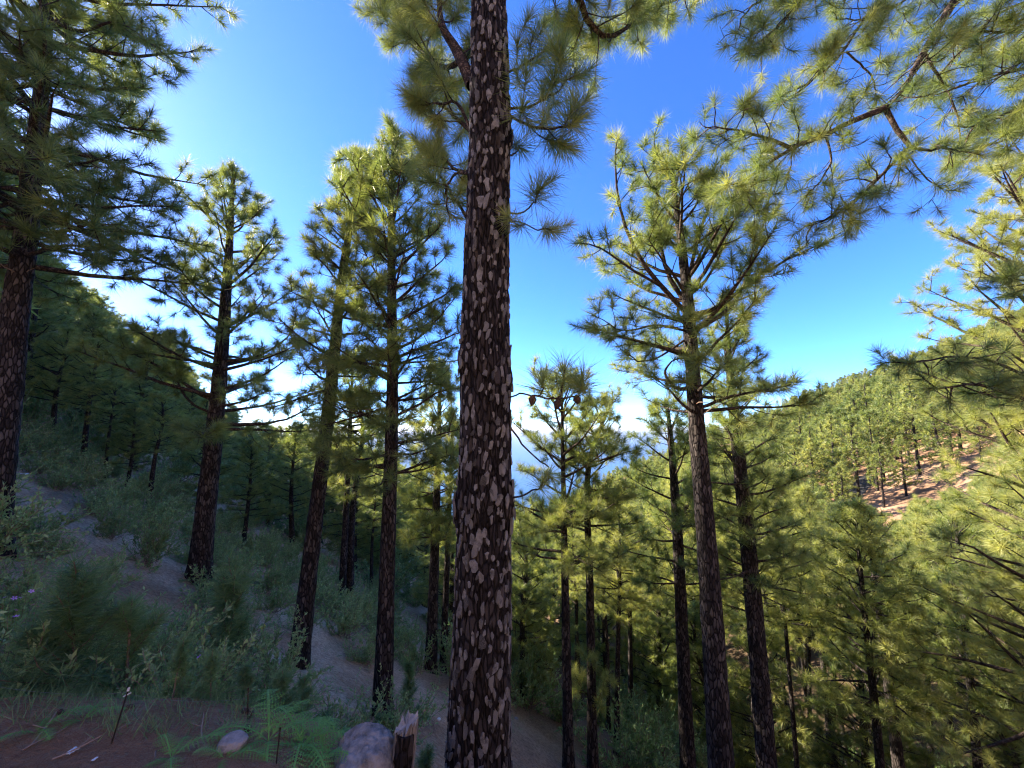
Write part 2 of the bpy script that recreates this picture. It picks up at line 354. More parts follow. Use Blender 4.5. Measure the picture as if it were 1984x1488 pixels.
def limb(G, T, pts, r0, rng, twig=0.6, spacing=0.16, s0=0.3, sub=0.22, tsc=1.0, sides=5, upb=0.35, r1=0.006, twob=0.22, dens=1.0):
    G.tube(pts, np.linspace(1, 0, len(pts)) ** .85 * (r0 - r1) + r1, sides)
    seg = np.linalg.norm(np.diff(pts, axis=0), axis=1); cum = np.concatenate([[0], np.cumsum(seg)]); L = cum[-1]
    s = s0 * L + spacing * rng.random(); side = 1
    T.append((pts[-1], pts[-1] - pts[-2], tsc))
    while s < L:
        k = min(np.searchsorted(cum, s) - 1, len(seg) - 1); k = max(k, 0); t = (s - cum[k]) / max(seg[k], 1e-6)
        p = pts[k] * (1 - t) + pts[k + 1] * t; tan = unit(pts[k + 1] - pts[k])
        sv_ = np.cross(tan, [0, 0, 1]); sv_ = unit(sv_) if np.linalg.norm(sv_) > .2 else unit(np.cross(tan, rng.normal(size=3)))
        ang = rng.normal(0, .55); up_ = np.cross(sv_, tan)
        d = tan * rng.uniform(.35, .8) + (sv_ * math.cos(ang) * side + up_ * math.sin(ang)) * .9
        tl = twig * (1 - .5 * s / L) * rng.uniform(.6, 1.25)
        tp = curve_pts(p, d, tl, 4, upb, twob, rng)
        G.tube(tp, np.linspace(max(.005, min(.4 * r0, .012)), .004, 5), 3)
        T.append((tp[-1], tp[-1] - tp[-2], tsc * rng.uniform(.8, 1.1)))
        ns = int(tl / sub * dens + rng.random())
        for q in range(ns):
            u = rng.uniform(.3, .95) * 4; k2 = min(int(u), 3); pp = tp[k2] + (tp[k2 + 1] - tp[k2]) * (u - k2)
            dd = unit(tp[k2 + 1] - tp[k2]) * .7 + rng.normal(0, .55, 3) + np.array([0, 0, .2])
            l2 = rng.uniform(.1, .24) * (1 if tsc < 1.6 else 2); st = curve_pts(pp, dd, l2, 2, .25, .2, rng)
            G.tube(st, [.004, .0035, .003], 3)
            T.append((st[-1], st[-1] - st[-2], tsc * rng.uniform(.7, 1.0)))
        side = -side; s += spacing * rng.uniform(.6, 1.4)
def interp(prof, t):
    a = np.array(prof, float); return float(np.interp(t, a[:, 0], a[:, 1]))
def trunk_geo(pts, r0, r1, sides, rings, rng, rough=0.06, flare=0.35):
    G = Geo(); pts = resample(pts, rings); s = np.linspace(0, 1, rings)
    rad = r1 + (r0 - r1) * (1 - s) ** .8 + r0 * flare * np.exp(-s * 22)
    V = G.tube(pts, rad, sides)
    an = np.arange(sides) / sides * 6.283
    cx = np.cos(an)[None] * 3.0 + 0 * s[:, None]; hh = np.concatenate([[0], np.cumsum(np.linalg.norm(np.diff(pts, axis=0), axis=1))])
    nz = fbm(cx * 2.2 + 7 * np.sin(an)[None], hh[:, None] * 5 + np.sin(an)[None] * 2.1, int(rng.integers(1, 99)), 4)
    V2 = pts[:, None] + (V - pts[:, None]) * (1 + rough * 2 * nz[..., None])
    G.v[0] = V2.reshape(-1, 3); return G, pts
def whorls(tp, rng, t0, prof, nper, gap, elev, r0, add_limb):
    """limbs in whorls along the polyline tp from the fraction t0 to the tip"""
    seg = np.linalg.norm(np.diff(tp, axis=0), axis=1); cum = np.concatenate([[0], np.cumsum(seg)]); H = cum[-1]
    s = t0 * H; az = rng.random() * 6.28
    while s < H * .985:
        t = (s - t0 * H) / (H * (1 - t0))
        for q in range(int(rng.integers(nper[0], nper[1] + 1))):
            az += 2.4 + rng.normal(0, .3); ss = min(s + rng.uniform(-.12, .12) * gap * 3, H * .99)
            k = max(min(np.searchsorted(cum, ss) - 1, len(seg) - 1), 0); u = (ss - cum[k]) / max(seg[k], 1e-6)
            p = tp[k] + (tp[k + 1] - tp[k]) * u
            L = interp(prof, t) * rng.uniform(.65, 1.12); el = math.radians(interp(elev, t) + rng.normal(0, 7))
            add_limb(p, np.array([math.cos(az) * math.cos(el), math.sin(az) * math.cos(el), math.sin(el)]), L, t)
        s += gap * rng.uniform(.75, 1.3)
ELEV = [(0, 2), (.4, 18), (.75, 40), (1, 62)]

def hero_pine(label, trunk_px, r0, t0, prof, seed, elev=ELEV, nper=(3, 4), gap=.42, tsc=1.2, extra=(), twig=.6, spacing=.17, r1=.02, name='pine_tree', mat=None,
              skirt=True, group=None, dens=1.0, dead=3, tmean=.5, t_end=1.0, sub=.24):
    """a pine seen close: trunk through pixels at given depths, each main limb its own branch, needles as the crown"""
    rng = np.random.default_rng(seed)
    pts = np.array([P(*q) for q in trunk_px])
    if skirt: pts[0][2] = hgt(pts[0][0], pts[0][1]) - 0.15
    base = pts[0] + np.array([0, 0, .15])
    root = thing(name, label, 'pine tree', base, group)
    G, tp = trunk_geo(pts, r0, r1, 22, 110, rng)
    add('trunk', G.mesh('trunk', mat or M_BARK, base), root)
    T = []
    def al(p, d, L, t):
        g_ = Geo(); n = 7; lp = curve_pts(p, d, L, n, .35 if t > .3 else .15, .2, rng)
        limb(g_, T, lp, max(.008, min(r0 * .3, .012 + L * .016)), rng, twig * (0.45 + .55 * min(1, L / 1.4)), spacing, .22, sub, tsc, dens=dens)
        add('branch', g_.mesh('branch', M_LIMB, base), root)
    whorls(tp, rng, t0, prof, nper, gap, elev, r0, al)
    T.append((tp[-1], tp[-1] - tp[-2], tsc * 1.15)); T.append((tp[-3], tp[-1] - tp[-2], tsc))
    for e in extra:
        lp = resample(np.array([P(*q) for q in e['px']]), 12); lp += rng.normal(0, .015, lp.shape) * np.linspace(0, 1, 12)[:, None]
        g_ = Geo(); limb(g_, T, lp, e.get('r', .03), rng, e.get('twig', twig), e.get('sp', spacing), e.get('s0', .35), sub, tsc, 6, dens=dens)
        add('branch', g_.mesh('branch', M_LIMB, base), root)
    for q in range(dead):                     # bare dead stubs below the crown
        k = int(len(tp) * rng.uniform(.35, max(.4, t0))); az = rng.random() * 6.28
        g_ = Geo(); lp = curve_pts(tp[k], [math.cos(az), math.sin(az), rng.uniform(-.2, .3)], rng.uniform(.3, 1.1), 5, -.1, .25, rng)
        g_.tube(lp, np.linspace(.012, .004, 6), 4); add('dead_branch', g_.mesh('dead_branch', M_TWIG, base), root)
    V, tt = tufts_tris(T, PROTO_HERO, rng, tmean)
    add('crown', tris_mesh('crown', V, tt, M_NEEDLE, base), root)
    print('hero', label[:40], len(T), 'tufts')
    return root

# ------------------------------------------------------------------ the near pines: every needle tuft its own piece
NEAR_MESH = []
for k, p in enumerate(PROTO_NEAR):
    q = p.reshape(-1, 3)
    for tv in (.32, .5, .68):
        NEAR_MESH.append(raw_mesh('needle_tuft', q, np.arange(len(q)).reshape(-1, 3), M_NEEDLE, False,
                                  np.repeat(np.clip(RNG.normal(tv, .09, len(q) // 3), 0, 1), 3)))
from mathutils import Matrix
def near_branches(root, base, limbs, rng, cap=298, tsc=1.0, thin=0.0, spf=1.0):
    tot = []; left = []
    for e in limbs:
        lp = resample(np.array([P(*q) for q in e['px']]), 14); lp += rng.normal(0, .012, lp.shape) * np.linspace(0, 1, 14)[:, None]
        g_ = Geo(); T = []
        if e.get('bare'):
            g_.tube(lp, np.linspace(e['r'], .006, len(lp)), 7)
        else:
            limb(g_, T, lp, e.get('r', .03), rng, e.get('twig', .5), e.get('sp', .14) * spf, e.get('s0', .3), e.get('sub', .2), tsc * e.get('ts', 1), 9 if e.get('r', 0) > .03 else 6,
                 e.get('up', .3), twob=e.get('wob', .3), dens=e.get('dens', 1.0))
        b = add('branch', g_.mesh('branch', M_LIMB, base), root); tot.append((b, T))
    tot = [(b, [t for t in T if rng.random() >= thin]) for b, T in tot]
    n = sum(len(t) for _, t in tot); keep = min(1.0, cap / max(n, 1))
    cnt = 0
    for b, T in tot:
        R = rot_to(np.array([t[1] for t in T]), rng) if T else []
        for q, t in enumerate(T):
            if rng.random() > keep or cnt >= cap: left.append(t); continue
            cnt += 1
            m = Matrix([[*R[q][0], 0], [*R[q][1], 0], [*R[q][2], 0], [0, 0, 0, 1]])
            add('needle_tuft', NEAR_MESH[int(rng.integers(len(NEAR_MESH)))], b, tuple(t[0] - base), m.to_euler(), float(t[2]))
    if left:
        V, tt = tufts_tris(left, PROTO_NEAR, rng)
        c = add('crown', tris_mesh('crown', V, tt, M_NEEDLE, base), root); c['kind'] = 'stuff'
    print('near tufts', n, 'kept', cnt)
    return tot

# --- the plated trunk in the middle
rng = np.random.default_rng(11)
D0 = 3.3
axis_z = np.array([-2.0, -1.6, -1.0, 0, 1, 2, 3, 4, 5, 6.5, 9.0])
cpx = {0: 941, 500: 943, 700: 940, 1000: 937, 1488: 932}
def axis_at(z):
    z = np.asarray(z, float)
    x = np.interp(z, [-3, -1, 1, 2.5, 3.5, 5.2, 9], [-.262, -.245, -.235, -.225, -.215, -.222, -.25]) + .012 * np.sin(z * 1.7)
    return np.stack([x, D0 + .01 * np.sin(z * 1.1), z], -1)
def rad_at(z):
    z = np.asarray(z, float)
    return .243 - .0105 * (z + 1) + .10 * np.exp(-(z + 1.75) * 3.0) * (z > -5) + .012 * np.exp(-((z - 2.15) / .12) ** 2) + .01 * np.exp(-((z - 1.0) / .1) ** 2)
baseA = np.array([-.25, D0, float(hgt(-.25, D0))])
treeA = thing('pine_tree', 'thick dark pine trunk with pale bark plates standing closest to camera', 'pine tree', baseA)
sides, rings = 120, 460
zz = np.linspace(baseA[2] - .3, 9.0, rings); an = np.arange(sides) / sides * 2 * math.pi
cx = axis_at(zz); r_ = rad_at(np.maximum(zz, -1.6))
ca = np.cos(an)[None]; sa = np.sin(an)[None]
ns = fbm(ca * 5.2 + 40, sa * 5.2 + zz[:, None] * 1.4, 5, 4) * .6 + fbm(ca * 3.1 + zz[:, None] * 3.2, sa * 3.1 + 9 - zz[:, None] * 2.1, 21, 5) * .7
rug = np.abs(fbm(ca * 7 + zz[:, None] * .9, sa * 7 - zz[:, None] * .8 + 3, 33, 3))
rad2 = r_[:, None] * (1 + .055 * ns) - .024 * np.exp(-(rug / .09) ** 2) + .012 * fbm(ca * 9 + 3, sa * 9 + zz[:, None] * 9, 71, 3)
for ka, kz, kr in ((-2.4, 2.2, .03), (-.4, 2.0, .035), (-.5, .95, .03), (-2.9, .9, .03), (-1.5, 3.4, .02), (.1, 4.3, .03), (-2.2, 4.6, .03)):       # knots and old whorls
    rad2 = rad2 + kr * np.exp(-((np.angle(np.exp(1j * (an[None] - ka)))) / .45) ** 2 - ((zz[:, None] - kz) / .11) ** 2)
V = np.stack([cx[:, 0][:, None] + rad2 * ca, cx[:, 1][:, None] + rad2 * sa, cx[:, 2][:, None] + 0 * rad2], -1).reshape(-1, 3) - baseA
i = np.arange(rings - 1)[:, None] * sides; j = np.arange(sides)[None]; j2 = (j + 1) % sides
trunkA = add('trunk', raw_mesh('trunk', V, np.stack([i + j, i + j2, i + sides + j2, i + sides + j], -1).reshape(-1, 4), M_BARKD, True), treeA)
def plate_mesh(rng):
    n = int(rng.integers(9, 13)); a = np.sort((np.arange(n) + rng.uniform(-.4, .4, n)) / n * 2 * math.pi)
    sq = 1 / (np.abs(np.cos(a)) ** 3.2 + np.abs(np.sin(a)) ** 3.2) ** (1 / 3.2)            # blocky rather than oval
    rr_ = sq * rng.uniform(.62, 1.12, n); x = np.cos(a) * rr_ * .5; z = np.sin(a) * rr_ * .5
    x = x * (1 + rng.uniform(-.45, .45) * z * 2) + rng.normal(0, .22) * z                 # tapered and skewed
    v = []
    for sc_, h in ((1.0, -.4), (.98, .05), (.86, .16)):
        for q in range(n): v.append((x[q] * sc_, h + .07 * rng.normal() - .2 * x[q] * x[q], z[q] * sc_))
    v.append((.05 * rng.normal(), .12 + .08 * rng.normal(), .1 * rng.normal())); f = []
    for k in range(2):
        for q in range(n): f.append((k * n + q, (k + 1) * n + q, (k + 1) * n + (q + 1) % n, k * n + (q + 1) % n))
    for q in range(n): f.append((2 * n + q, 3 * n, 2 * n + (q + 1) % n))
    return poly_mesh('bark_plate', v, f, M_PLATE)
plates = [plate_mesh(rng) for _ in range(24)]
cands = []
z = -1.5; row = 0
while z < 5.6:
    r0_ = float(rad_at(max(z, -1.6))); m_ = int(2 * math.pi * r0_ / .066)
    for q in range(m_):
        a = (q + .5 * (row % 2) + rng.uniform(-.33, .33)) / m_ * 2 * math.pi; zc = z + rng.uniform(-.045, .045)
        if rng.random() < .82: cands.append((a, zc))
    z += .088; row += 1
def in_view(a, zc): return math.sin(a) < .12 and zc < 4.95 and zc > -1.25
nv = 0; restv = []; restf = []; nb = 0
order = rng.permutation(len(cands))
for k in order:
    a, zc = cands[k]; c = axis_at(zc); r0_ = float(rad_at(max(zc, -1.6)))
    ii = min(max(int((zc - zz[0]) / (zz[1] - zz[0])), 0), rings - 1); jj = int(a / (2 * math.pi) * sides) % sides
    rs = float(np.max(rad2[max(ii - 3, 0):ii + 4, [(jj - 1) % sides, jj, (jj + 1) % sides]]))
    sz = float(np.clip(rng.lognormal(0, .38), .45, 1.75)); wd, ht, th = .033 * sz * rng.uniform(.8, 1.2), .077 * sz * rng.uniform(.7, 1.4), .022
    p = np.array([c[0] + math.cos(a) * (rs - .002), c[1] + math.sin(a) * (rs - .002), zc]) - baseA
    me = plates[int(rng.integers(len(plates)))]
    e = (rng.normal(0, .05), rng.normal(0, .12), a - math.pi / 2)
    if in_view(a, zc) and nv < 300:
        nv += 1; add('bark_plate', me, trunkA, tuple(p), e, (wd, th, ht))
    else:
        m = Matrix.LocRotScale(Vector(p), __import__('mathutils').Euler(e), Vector((wd, th, ht)))
        vs = [m @ v.co for v in me.vertices]; restv += [tuple(v) for v in vs]
        for pl in me.polygons: restf.append(tuple(nb + q for q in pl.vertices))
        nb += len(vs)
o = add('bark_plates', poly_mesh('bark_plates', restv, restf, M_PLATE), trunkA); o['kind'] = 'stuff'
print('plates', nv, len(cands))
limbsA = [
    dict(px=[(915, 165, 3.3), (893, 115, 3.38), (868, 70, 3.5), (851, 30, 3.6), (852, -40, 3.75), (880, -160, 4.1)], r=.062, twig=.5, s0=.12, sp=.16),
    dict(px=[(930, 90, 3.5), (860, 130, 4.1), (800, 80, 4.7), (745, 25, 5.2)], r=.035, twig=.75, sp=.12, s0=.2, ts=.95),
    dict(px=[(930, -60, 3.5), (850, -30, 4.1), (790, 0, 4.8), (730, -20, 5.6)], r=.035, twig=.8, sp=.12, s0=.2),
    dict(px=[(930, 270, 3.5), (885, 230, 3.95), (840, 190, 4.5), (812, 170, 4.8)], r=.028, twig=.6, sp=.12, s0=.2),
    dict(px=[(930, 300, 3.5), (890, 205, 3.6), (855, 200, 3.75), (800, 205, 3.9)], r=.02, twig=.4, sp=.16, s0=.35),
    dict(px=[(930, 330, 3.5), (885, 330, 3.9), (850, 300, 4.2), (825, 320, 4.4)], r=.022, twig=.45, sp=.15, s0=.3),
    dict(px=[(920, 335, 3.4), (880, 340, 3.6), (862, 380, 3.7), (868, 420, 3.8)], r=.016, twig=.4, sp=.16, s0=.3),
    dict(px=[(930, 460, 3.5), (890, 400, 3.9), (860, 350, 4.3), (830, 290, 4.6)], r=.02, twig=.45, sp=.17, s0=.3),
    dict(px=[(955, -60, 3.5), (1100, -30, 4.1), (1140, 40, 4.4), (1185, 72, 4.5), (1260, 20, 4.8), (1370, -20, 5.2)], r=.055, twig=.7, sp=.11, s0=.22),
    dict(px=[(955, -90, 3.5), (1060, -60, 4.0), (1130, 10, 4.4), (1110, 100, 4.5)], r=.03, twig=.6, sp=.13, s0=.3),
    dict(px=[(970, 212, 3.3), (1010, 236, 3.15), (1065, 250, 3.0), (1120, 232, 2.95)], r=.016, twig=.3, sp=.11, s0=.25, up=.5),
    dict(px=[(970, 212, 3.3), (1030, 205, 3.2), (1070, 180, 3.1), (1110, 150, 3.05)], r=.013, twig=.3, sp=.12, s0=.25, up=.6),
    dict(px=[(965, 150, 3.3), (1005, 130, 3.3), (1040, 110, 3.25), (1060, 95, 3.2)], r=.013, twig=.3, sp=.12, s0=.25, up=.6),
    dict(px=[(975, 412, 3.3), (1010, 412, 3.2), (1035, 392, 3.15), (1046, 368, 3.1)], r=.009, twig=.14, sp=.12, s0=.6),
    dict(px=[(975, 300, 3.4), (995, 300, 3.45), (1010, 285, 3.5)], r=.009, twig=.14, sp=.12, s0=.6),
    dict(px=[(975, 425, 3.3), (1010, 432, 3.2), (1050, 446, 3.1), (1072, 438, 3.05)], r=.006, twig=.16, sp=.14, s0=.3, ts=.72),
    dict(px=[(980, 772, 3.25), (1010, 763, 3.1), (1040, 766, 3.0), (1052, 735, 2.95)], r=.008, twig=.06, sp=.3, s0=.8, ts=.95),
    dict(px=[(1035, 766, 3.0), (1065, 772, 2.97), (1088, 765, 2.95), (1090, 715, 2.95)], r=.007, twig=.06, sp=.3, s0=.8, ts=.95),
    dict(px=[(1065, 772, 2.97), (1095, 772, 2.94), (1122, 762, 2.92), (1130, 735, 2.9)], r=.007, twig=.06, sp=.3, s0=.8, ts=.95),
    dict(px=[(975, 965, 3.25), (1010, 960, 3.1), (1050, 940, 3.0), (1070, 920, 3.0)], r=.008, twig=.2, sp=.2, s0=.5, ts=.7),
    dict(px=[(975, 800, 3.3), (1000, 845, 3.25), (1030, 880, 3.2), (1062, 905, 3.15)], r=.009, bare=True),
]
near_branches(treeA, baseA, limbsA, rng)
# three cones hanging under the low shoot
def cone_mesh(rng):
    G = Geo(); u = np.linspace(0, 1, 12); G.tube(np.stack([0 * u, 0 * u, -u * .11], -1), .034 * np.sin(np.pi * (u * .86 + .1)) + .002, 12)
    v = np.concatenate(G.v); f = np.concatenate(G.f); a = np.arctan2(v[:, 1], v[:, 0]); bump = 1 + .16 * np.sign(np.sin(a * 4 + v[:, 2] * 300)) * (np.sin(v[:, 2] * 420))
    v[:, :2] *= bump[:, None]; return raw_mesh('cone', v, f, M_CONE)
cm = cone_mesh(rng)
for px, py, D in ((1033, 765, 3.0), (1083, 772, 2.96), (1116, 766, 2.93)):
    add('cone', cm, treeA, tuple(P(px, py, D) - baseA), (rng.normal(0, .2), rng.normal(0, .2), 0), .8)

# --- the pine whose limbs hang in from the upper right
rng = np.random.default_rng(23)
bx, by = 8.6, 5.2; baseM = np.array([bx, by, float(hgt(bx, by))])
treeM = thing('pine_tree', 'overhanging pine limbs with drooping twigs reaching across the blue sky', 'pine tree', baseM)
G, tpM = trunk_geo(np.array([baseM - [0, 0, .2], baseM + [-.1, .1, 4], baseM + [-.2, 0, 8], baseM + [-.3, 0, 14.5]]), .3, .06, 24, 90, rng)
add('trunk', G.mesh('trunk', M_BARK, baseM), treeM)
a_ = 4.6
limbsM = [
    dict(px=[(2200, -330, 5.2), (2010, -160, 4.9), (1880, -40, 4.7), (1805, 75, 4.6), (1765, 150, 4.5), (1715, 212, 4.5)], r=.085, twig=.8, sp=.15, s0=.3, wob=.45, up=.05),
    dict(px=[(1720, 208, 4.5), (1650, 235, 4.5), (1590, 265, 4.45), (1535, 288, 4.4), (1490, 318, 4.4), (1440, 348, 4.4), (1395, 372, 4.4)], r=.038, twig=.55, sp=.11, s0=.12, wob=.5, up=.0),
    dict(px=[(1535, 288, 4.4), (1490, 270, 4.35), (1440, 255, 4.3), (1370, 245, 4.3)], r=.024, twig=.5, sp=.11, s0=.15, wob=.5, up=.1),
    dict(px=[(1715, 210, 4.5), (1740, 255, 4.5), (1762, 282, 4.5), (1745, 300, 4.5), (1690, 360, 4.5), (1620, 415, 4.5), (1570, 440, 4.5)], r=.032, twig=.55, sp=.1, s0=.25, wob=.5, up=-.1),
    dict(px=[(1762, 285, 4.5), (1800, 292, 4.45), (1830, 285, 4.4), (1870, 300, 4.4)], r=.02, twig=.5, sp=.14, s0=.3, wob=.5, up=-.3),
    dict(px=[(1760, 300, 4.5), (1800, 350, 4.5), (1850, 370, 4.5)], r=.01, twig=.4, sp=.2, s0=.4, wob=.5, up=-.2),
    dict(px=[(1760, -60, 4.6), (1690, 15, 4.5), (1630, 105, 4.4), (1570, 160, 4.4), (1510, 205, 4.4)], r=.022, twig=.55, sp=.12, s0=.15, wob=.5, up=-.05),
    dict(px=[(1680, -140, 4.4), (1560, -20, 4.3), (1510, 50, 4.3), (1440, 100, 4.3)], r=.024, twig=.6, sp=.1, s0=.15, wob=.5, up=-.1),
    dict(px=[(1620, -120, 4.4), (1520, -30, 4.3), (1450, 20, 4.3), (1420, 80, 4.3)], r=.018, twig=.5, sp=.12, s0=.15, wob=.5, up=-.1),
    dict(px=[(2250, 60, 5.2), (2050, 120, 4.9), (1950, 140, 4.7), (1860, 165, 4.6)], r=.035, twig=.7, sp=.1, s0=.2, wob=.35, up=0),
    dict(px=[(2250, 150, 5.2), (2050, 190, 4.9), (1960, 215, 4.7), (1880, 250, 4.6)], r=.03, twig=.6, sp=.12, s0=.2, wob=.35, up=0),
    dict(px=[(2250, 200, 5.0), (2050, 240, 4.7), (1970, 265, 4.5), (1900, 285, 4.4)], r=.026, twig=.5, sp=.12, s0=.2, wob=.35, up=0),
    dict(px=[(2250, -50, 5.4), (2050, 20, 5.2), (1950, 60, 5.0), (1860, 60, 4.9)], r=.03, twig=.7, sp=.12, s0=.2, wob=.35, up=0),
    dict(px=[(1900, -90, 4.7), (1800, -30, 4.9), (1700, 30, 5.0), (1620, 40, 5.1)], r=.022, twig=.6, sp=.11, s0=.2, wob=.5, up=-.1),
    dict(px=[(2050, -20, 5.0), (1930, 30, 5.1), (1850, 110, 5.1), (1800, 170, 5.1)], r=.022, twig=.6, sp=.11, s0=.2, wob=.5, up=-.15),
    dict(px=[(1790, 100, 4.6), (1830, 170, 4.8), (1860, 240, 4.9), (1850, 310, 5.0)], r=.018, twig=.55, sp=.11, s0=.2, wob=.5, up=-.2),
    dict(px=[(1600, 262, 4.45), (1610, 310, 4.5), (1590, 350, 4.6), (1560, 380, 4.6)], r=.014, twig=.5, sp=.1, s0=.2, wob=.5, up=-.2),
    dict(px=[(1640, 100, 4.4), (1690, 150, 4.6), (1700, 190, 4.8)], r=.012, twig=.5, sp=.11, s0=.2, wob=.5, up=-.2),
    dict(px=[(1470, 330, 4.4), (1450, 380, 4.5), (1470, 420, 4.5)], r=.012, twig=.4, sp=.1, s0=.2, wob=.5, up=-.2),
    dict(px=[(2250, 860, 5.2), (2060, 800, 4.9), (1960, 765, 4.7), (1880, 745, 4.6), (1800, 752, 4.5)], r=.035, twig=.5, sp=.16, s0=.35, wob=.3, up=.1),
    dict(px=[(2250, 800, 5.2), (2060, 760, 4.9), (1960, 715, 4.7), (1870, 690, 4.6), (1760, 705, 4.5)], r=.03, twig=.45, sp=.15, s0=.4, wob=.3, up=.1),
    dict(px=[(2250, 600, 5.2), (2060, 570, 4.9), (2000, 550, 4.7), (1960, 540, 4.6)], r=.03, twig=.45, sp=.13, s0=.3, wob=.3, up=.1),
]
near_branches(treeM, baseM, limbsM, rng, 298, .85, .42, .72)

# ------------------------------------------------------------------ single pines that stand out
def s(pts, D): return [(x, y, D) for x, y in pts]
hero_pine('tall shaded pine with dense dark green crown rising at left edge', s([(-36, 1160), (-8, 920), (12, 760), (30, 600), (47, 480), (62, 340), (78, 200), (90, 60), (98, -80), (104, -260)], 6.3), .215, .38,
          [(0, 2.7), (.3, 2.6), (.5, 2.2), (.65, 1.7), (.8, 1.2), (1, .5)], 101, [(0, -4), (.5, 5), (1, 30)], (4, 5), .36, twig=.75, spacing=.2, dens=1.0, tsc=1.35, tmean=.35,
          extra=[dict(px=[(100, -40, 6.3), (190, 5, 6.4), (300, 10, 6.6), (430, 15, 6.8)], r=.04, twig=.6), dict(px=[(85, 30, 6.3), (150, 60, 6.2), (230, 45, 6.2), (330, 110, 6.2)], r=.04, twig=.6)])
hero_pine('stout pine with pyramidal sunlit crown standing on the bare path edge', s([(384, 1128), (402, 960), (420, 790), (432, 650), (440, 540), (447, 430), (451, 335)], 9.4), .225, .36,
          [(0, 2.3), (.12, 2.6), (.3, 2.2), (.5, 1.9), (.7, 1.55), (.85, .95), (1, .25)], 102, [(0, 5), (.4, 22), (.75, 35), (1, 60)], (3, 4), .4,
          extra=[dict(px=[(425, 822, 9.4), (500, 822, 9.2), (560, 810, 9.0), (620, 780, 8.9)], r=.05, s0=.5), dict(px=[(410, 800, 9.4), (370, 780, 9.2), (345, 740, 9.1), (338, 700, 9.1)], r=.035, s0=.4),
                 dict(px=[(435, 700, 9.4), (500, 690, 9.6), (560, 650, 9.8), (600, 590, 9.9)], r=.045, s0=.45)])
hero_pine('leaning slender pine growing between two straight trunks on the slope', s([(577, 1292), (608, 1030), (636, 800), (654, 620), (668, 500), (688, 390), (704, 300)], 8.0), .165, .5,
          [(0, 1.2), (.3, 1.3), (.6, 1.0), (.85, .65), (1, .2)], 103, gap=.36, extra=[dict(px=[(648, 690, 8), (700, 715, 8), (760, 705, 8.2)], r=.025, s0=.5)])
hero_pine('straight pine with long conical crown rising behind the grey boulder', s([(740, 1414), (752, 1050), (760, 770), (759, 560), (758, 400), (762, 268)], 7.4), .155, .4,
          [(0, 1.3), (.15, 1.6), (.35, 1.5), (.55, 1.4), (.75, 1.1), (.9, .6), (1, .2)], 104, gap=.36, nper=(4, 5),
          extra=[dict(px=[(768, 805, 7.4), (810, 785, 7.3), (850, 760, 7.2), (890, 752, 7.2)], r=.03, s0=.4), dict(px=[(766, 705, 7.4), (820, 700, 7.5), (880, 700, 7.6)], r=.025, s0=.4),
                 dict(px=[(766, 678, 7.4), (810, 655, 7.4), (850, 615, 7.4), (885, 575, 7.5)], r=.03, s0=.3)])
hero_pine('thin pine just left of the thick plated trunk, twin nearest it', s([(834, 1302), (843, 1050), (850, 850), (853, 700)], 12.0), .17, .42,
          [(0, 1.2), (.4, 1.2), (.8, .8), (1, .3)], 105, gap=.42)
hero_pine('very thin pine squeezed against the thick plated trunk from behind', s([(858, 1300), (866, 1100), (872, 950), (876, 820)], 12.6), .11, .55,
          [(0, .9), (.5, .9), (1, .3)], 106, gap=.4)
hero_pine('round topped pine with many upswept limbs under the overhanging branches', s([(1400, 1520), (1386, 1300), (1366, 1010), (1348, 800), (1336, 630), (1326, 520), (1312, 410), (1300, 320)], 6.7), .19, .63,
          [(0, 1.6), (.3, 2.0), (.6, 1.6), (.85, .9), (1, .3)], 107, [(0, 8), (.5, 25), (1, 60)], (3, 4), .42, spacing=.19, dens=.9, twig=.65,
          extra=[dict(px=[(1334, 610, 6.7), (1290, 565, 6.6), (1240, 500, 6.5), (1205, 420, 6.5), (1194, 330, 6.5), (1196, 262, 6.5)], r=.05, s0=.25),
                 dict(px=[(1330, 590, 6.7), (1290, 520, 6.9), (1275, 420, 7.0), (1270, 330, 7.0), (1268, 262, 7.0)], r=.045, s0=.3),
                 dict(px=[(1290, 560, 6.6), (1220, 520, 6.4), (1160, 480, 6.3), (1115, 470, 6.3)], r=.03, s0=.3),
                 dict(px=[(1340, 615, 6.7), (1400, 590, 6.6), (1460, 540, 6.5), (1530, 500, 6.4), (1600, 470, 6.4)], r=.045, s0=.3),
                 dict(px=[(1345, 640, 6.7), (1410, 600, 6.9), (1450, 530, 7.0), (1480, 430, 7.1), (1500, 350, 7.1)], r=.045, s0=.35),
                 dict(px=[(1330, 560, 6.7), (1350, 470, 6.9), (1380, 380, 7.0), (1400, 310, 7.0)], r=.04, s0=.3),
                 dict(px=[(1325, 640, 6.7), (1270, 630, 6.5), (1210, 640, 6.4), (1150, 610, 6.3)], r=.025, s0=.3),
                 dict(px=[(1325, 660, 6.7), (1280, 690, 6.6), (1240, 700, 6.5), (1205, 680, 6.5)], r=.02, s0=.4),
                 dict(px=[(1342, 752, 6.7), (1310, 752, 6.7), (1290, 728, 6.7), (1296, 705, 6.7), (1320, 690, 6.7)], r=.04, s0=.8)])
hero_pine('reddish pine with narrow crown standing right behind the round topped pine', s([(1490, 1510), (1462, 1190), (1434, 910), (1420, 780), (1412, 690), (1408, 600)], 9.0), .2, .5,
          [(0, 1.3), (.3, 1.25), (.6, 1.1), (.85, .7), (1, .25)], 108, gap=.38, dens=.9)
hero_pine('pine with ragged low crown in the gap right of the needle rosette', s([(1330, 1440), (1316, 1100), (1302, 880), (1292, 775)], 11.0), .19, .55,
          [(0, 1.5), (.5, 1.5), (.8, 1.0), (1, .4)], 109, gap=.42)
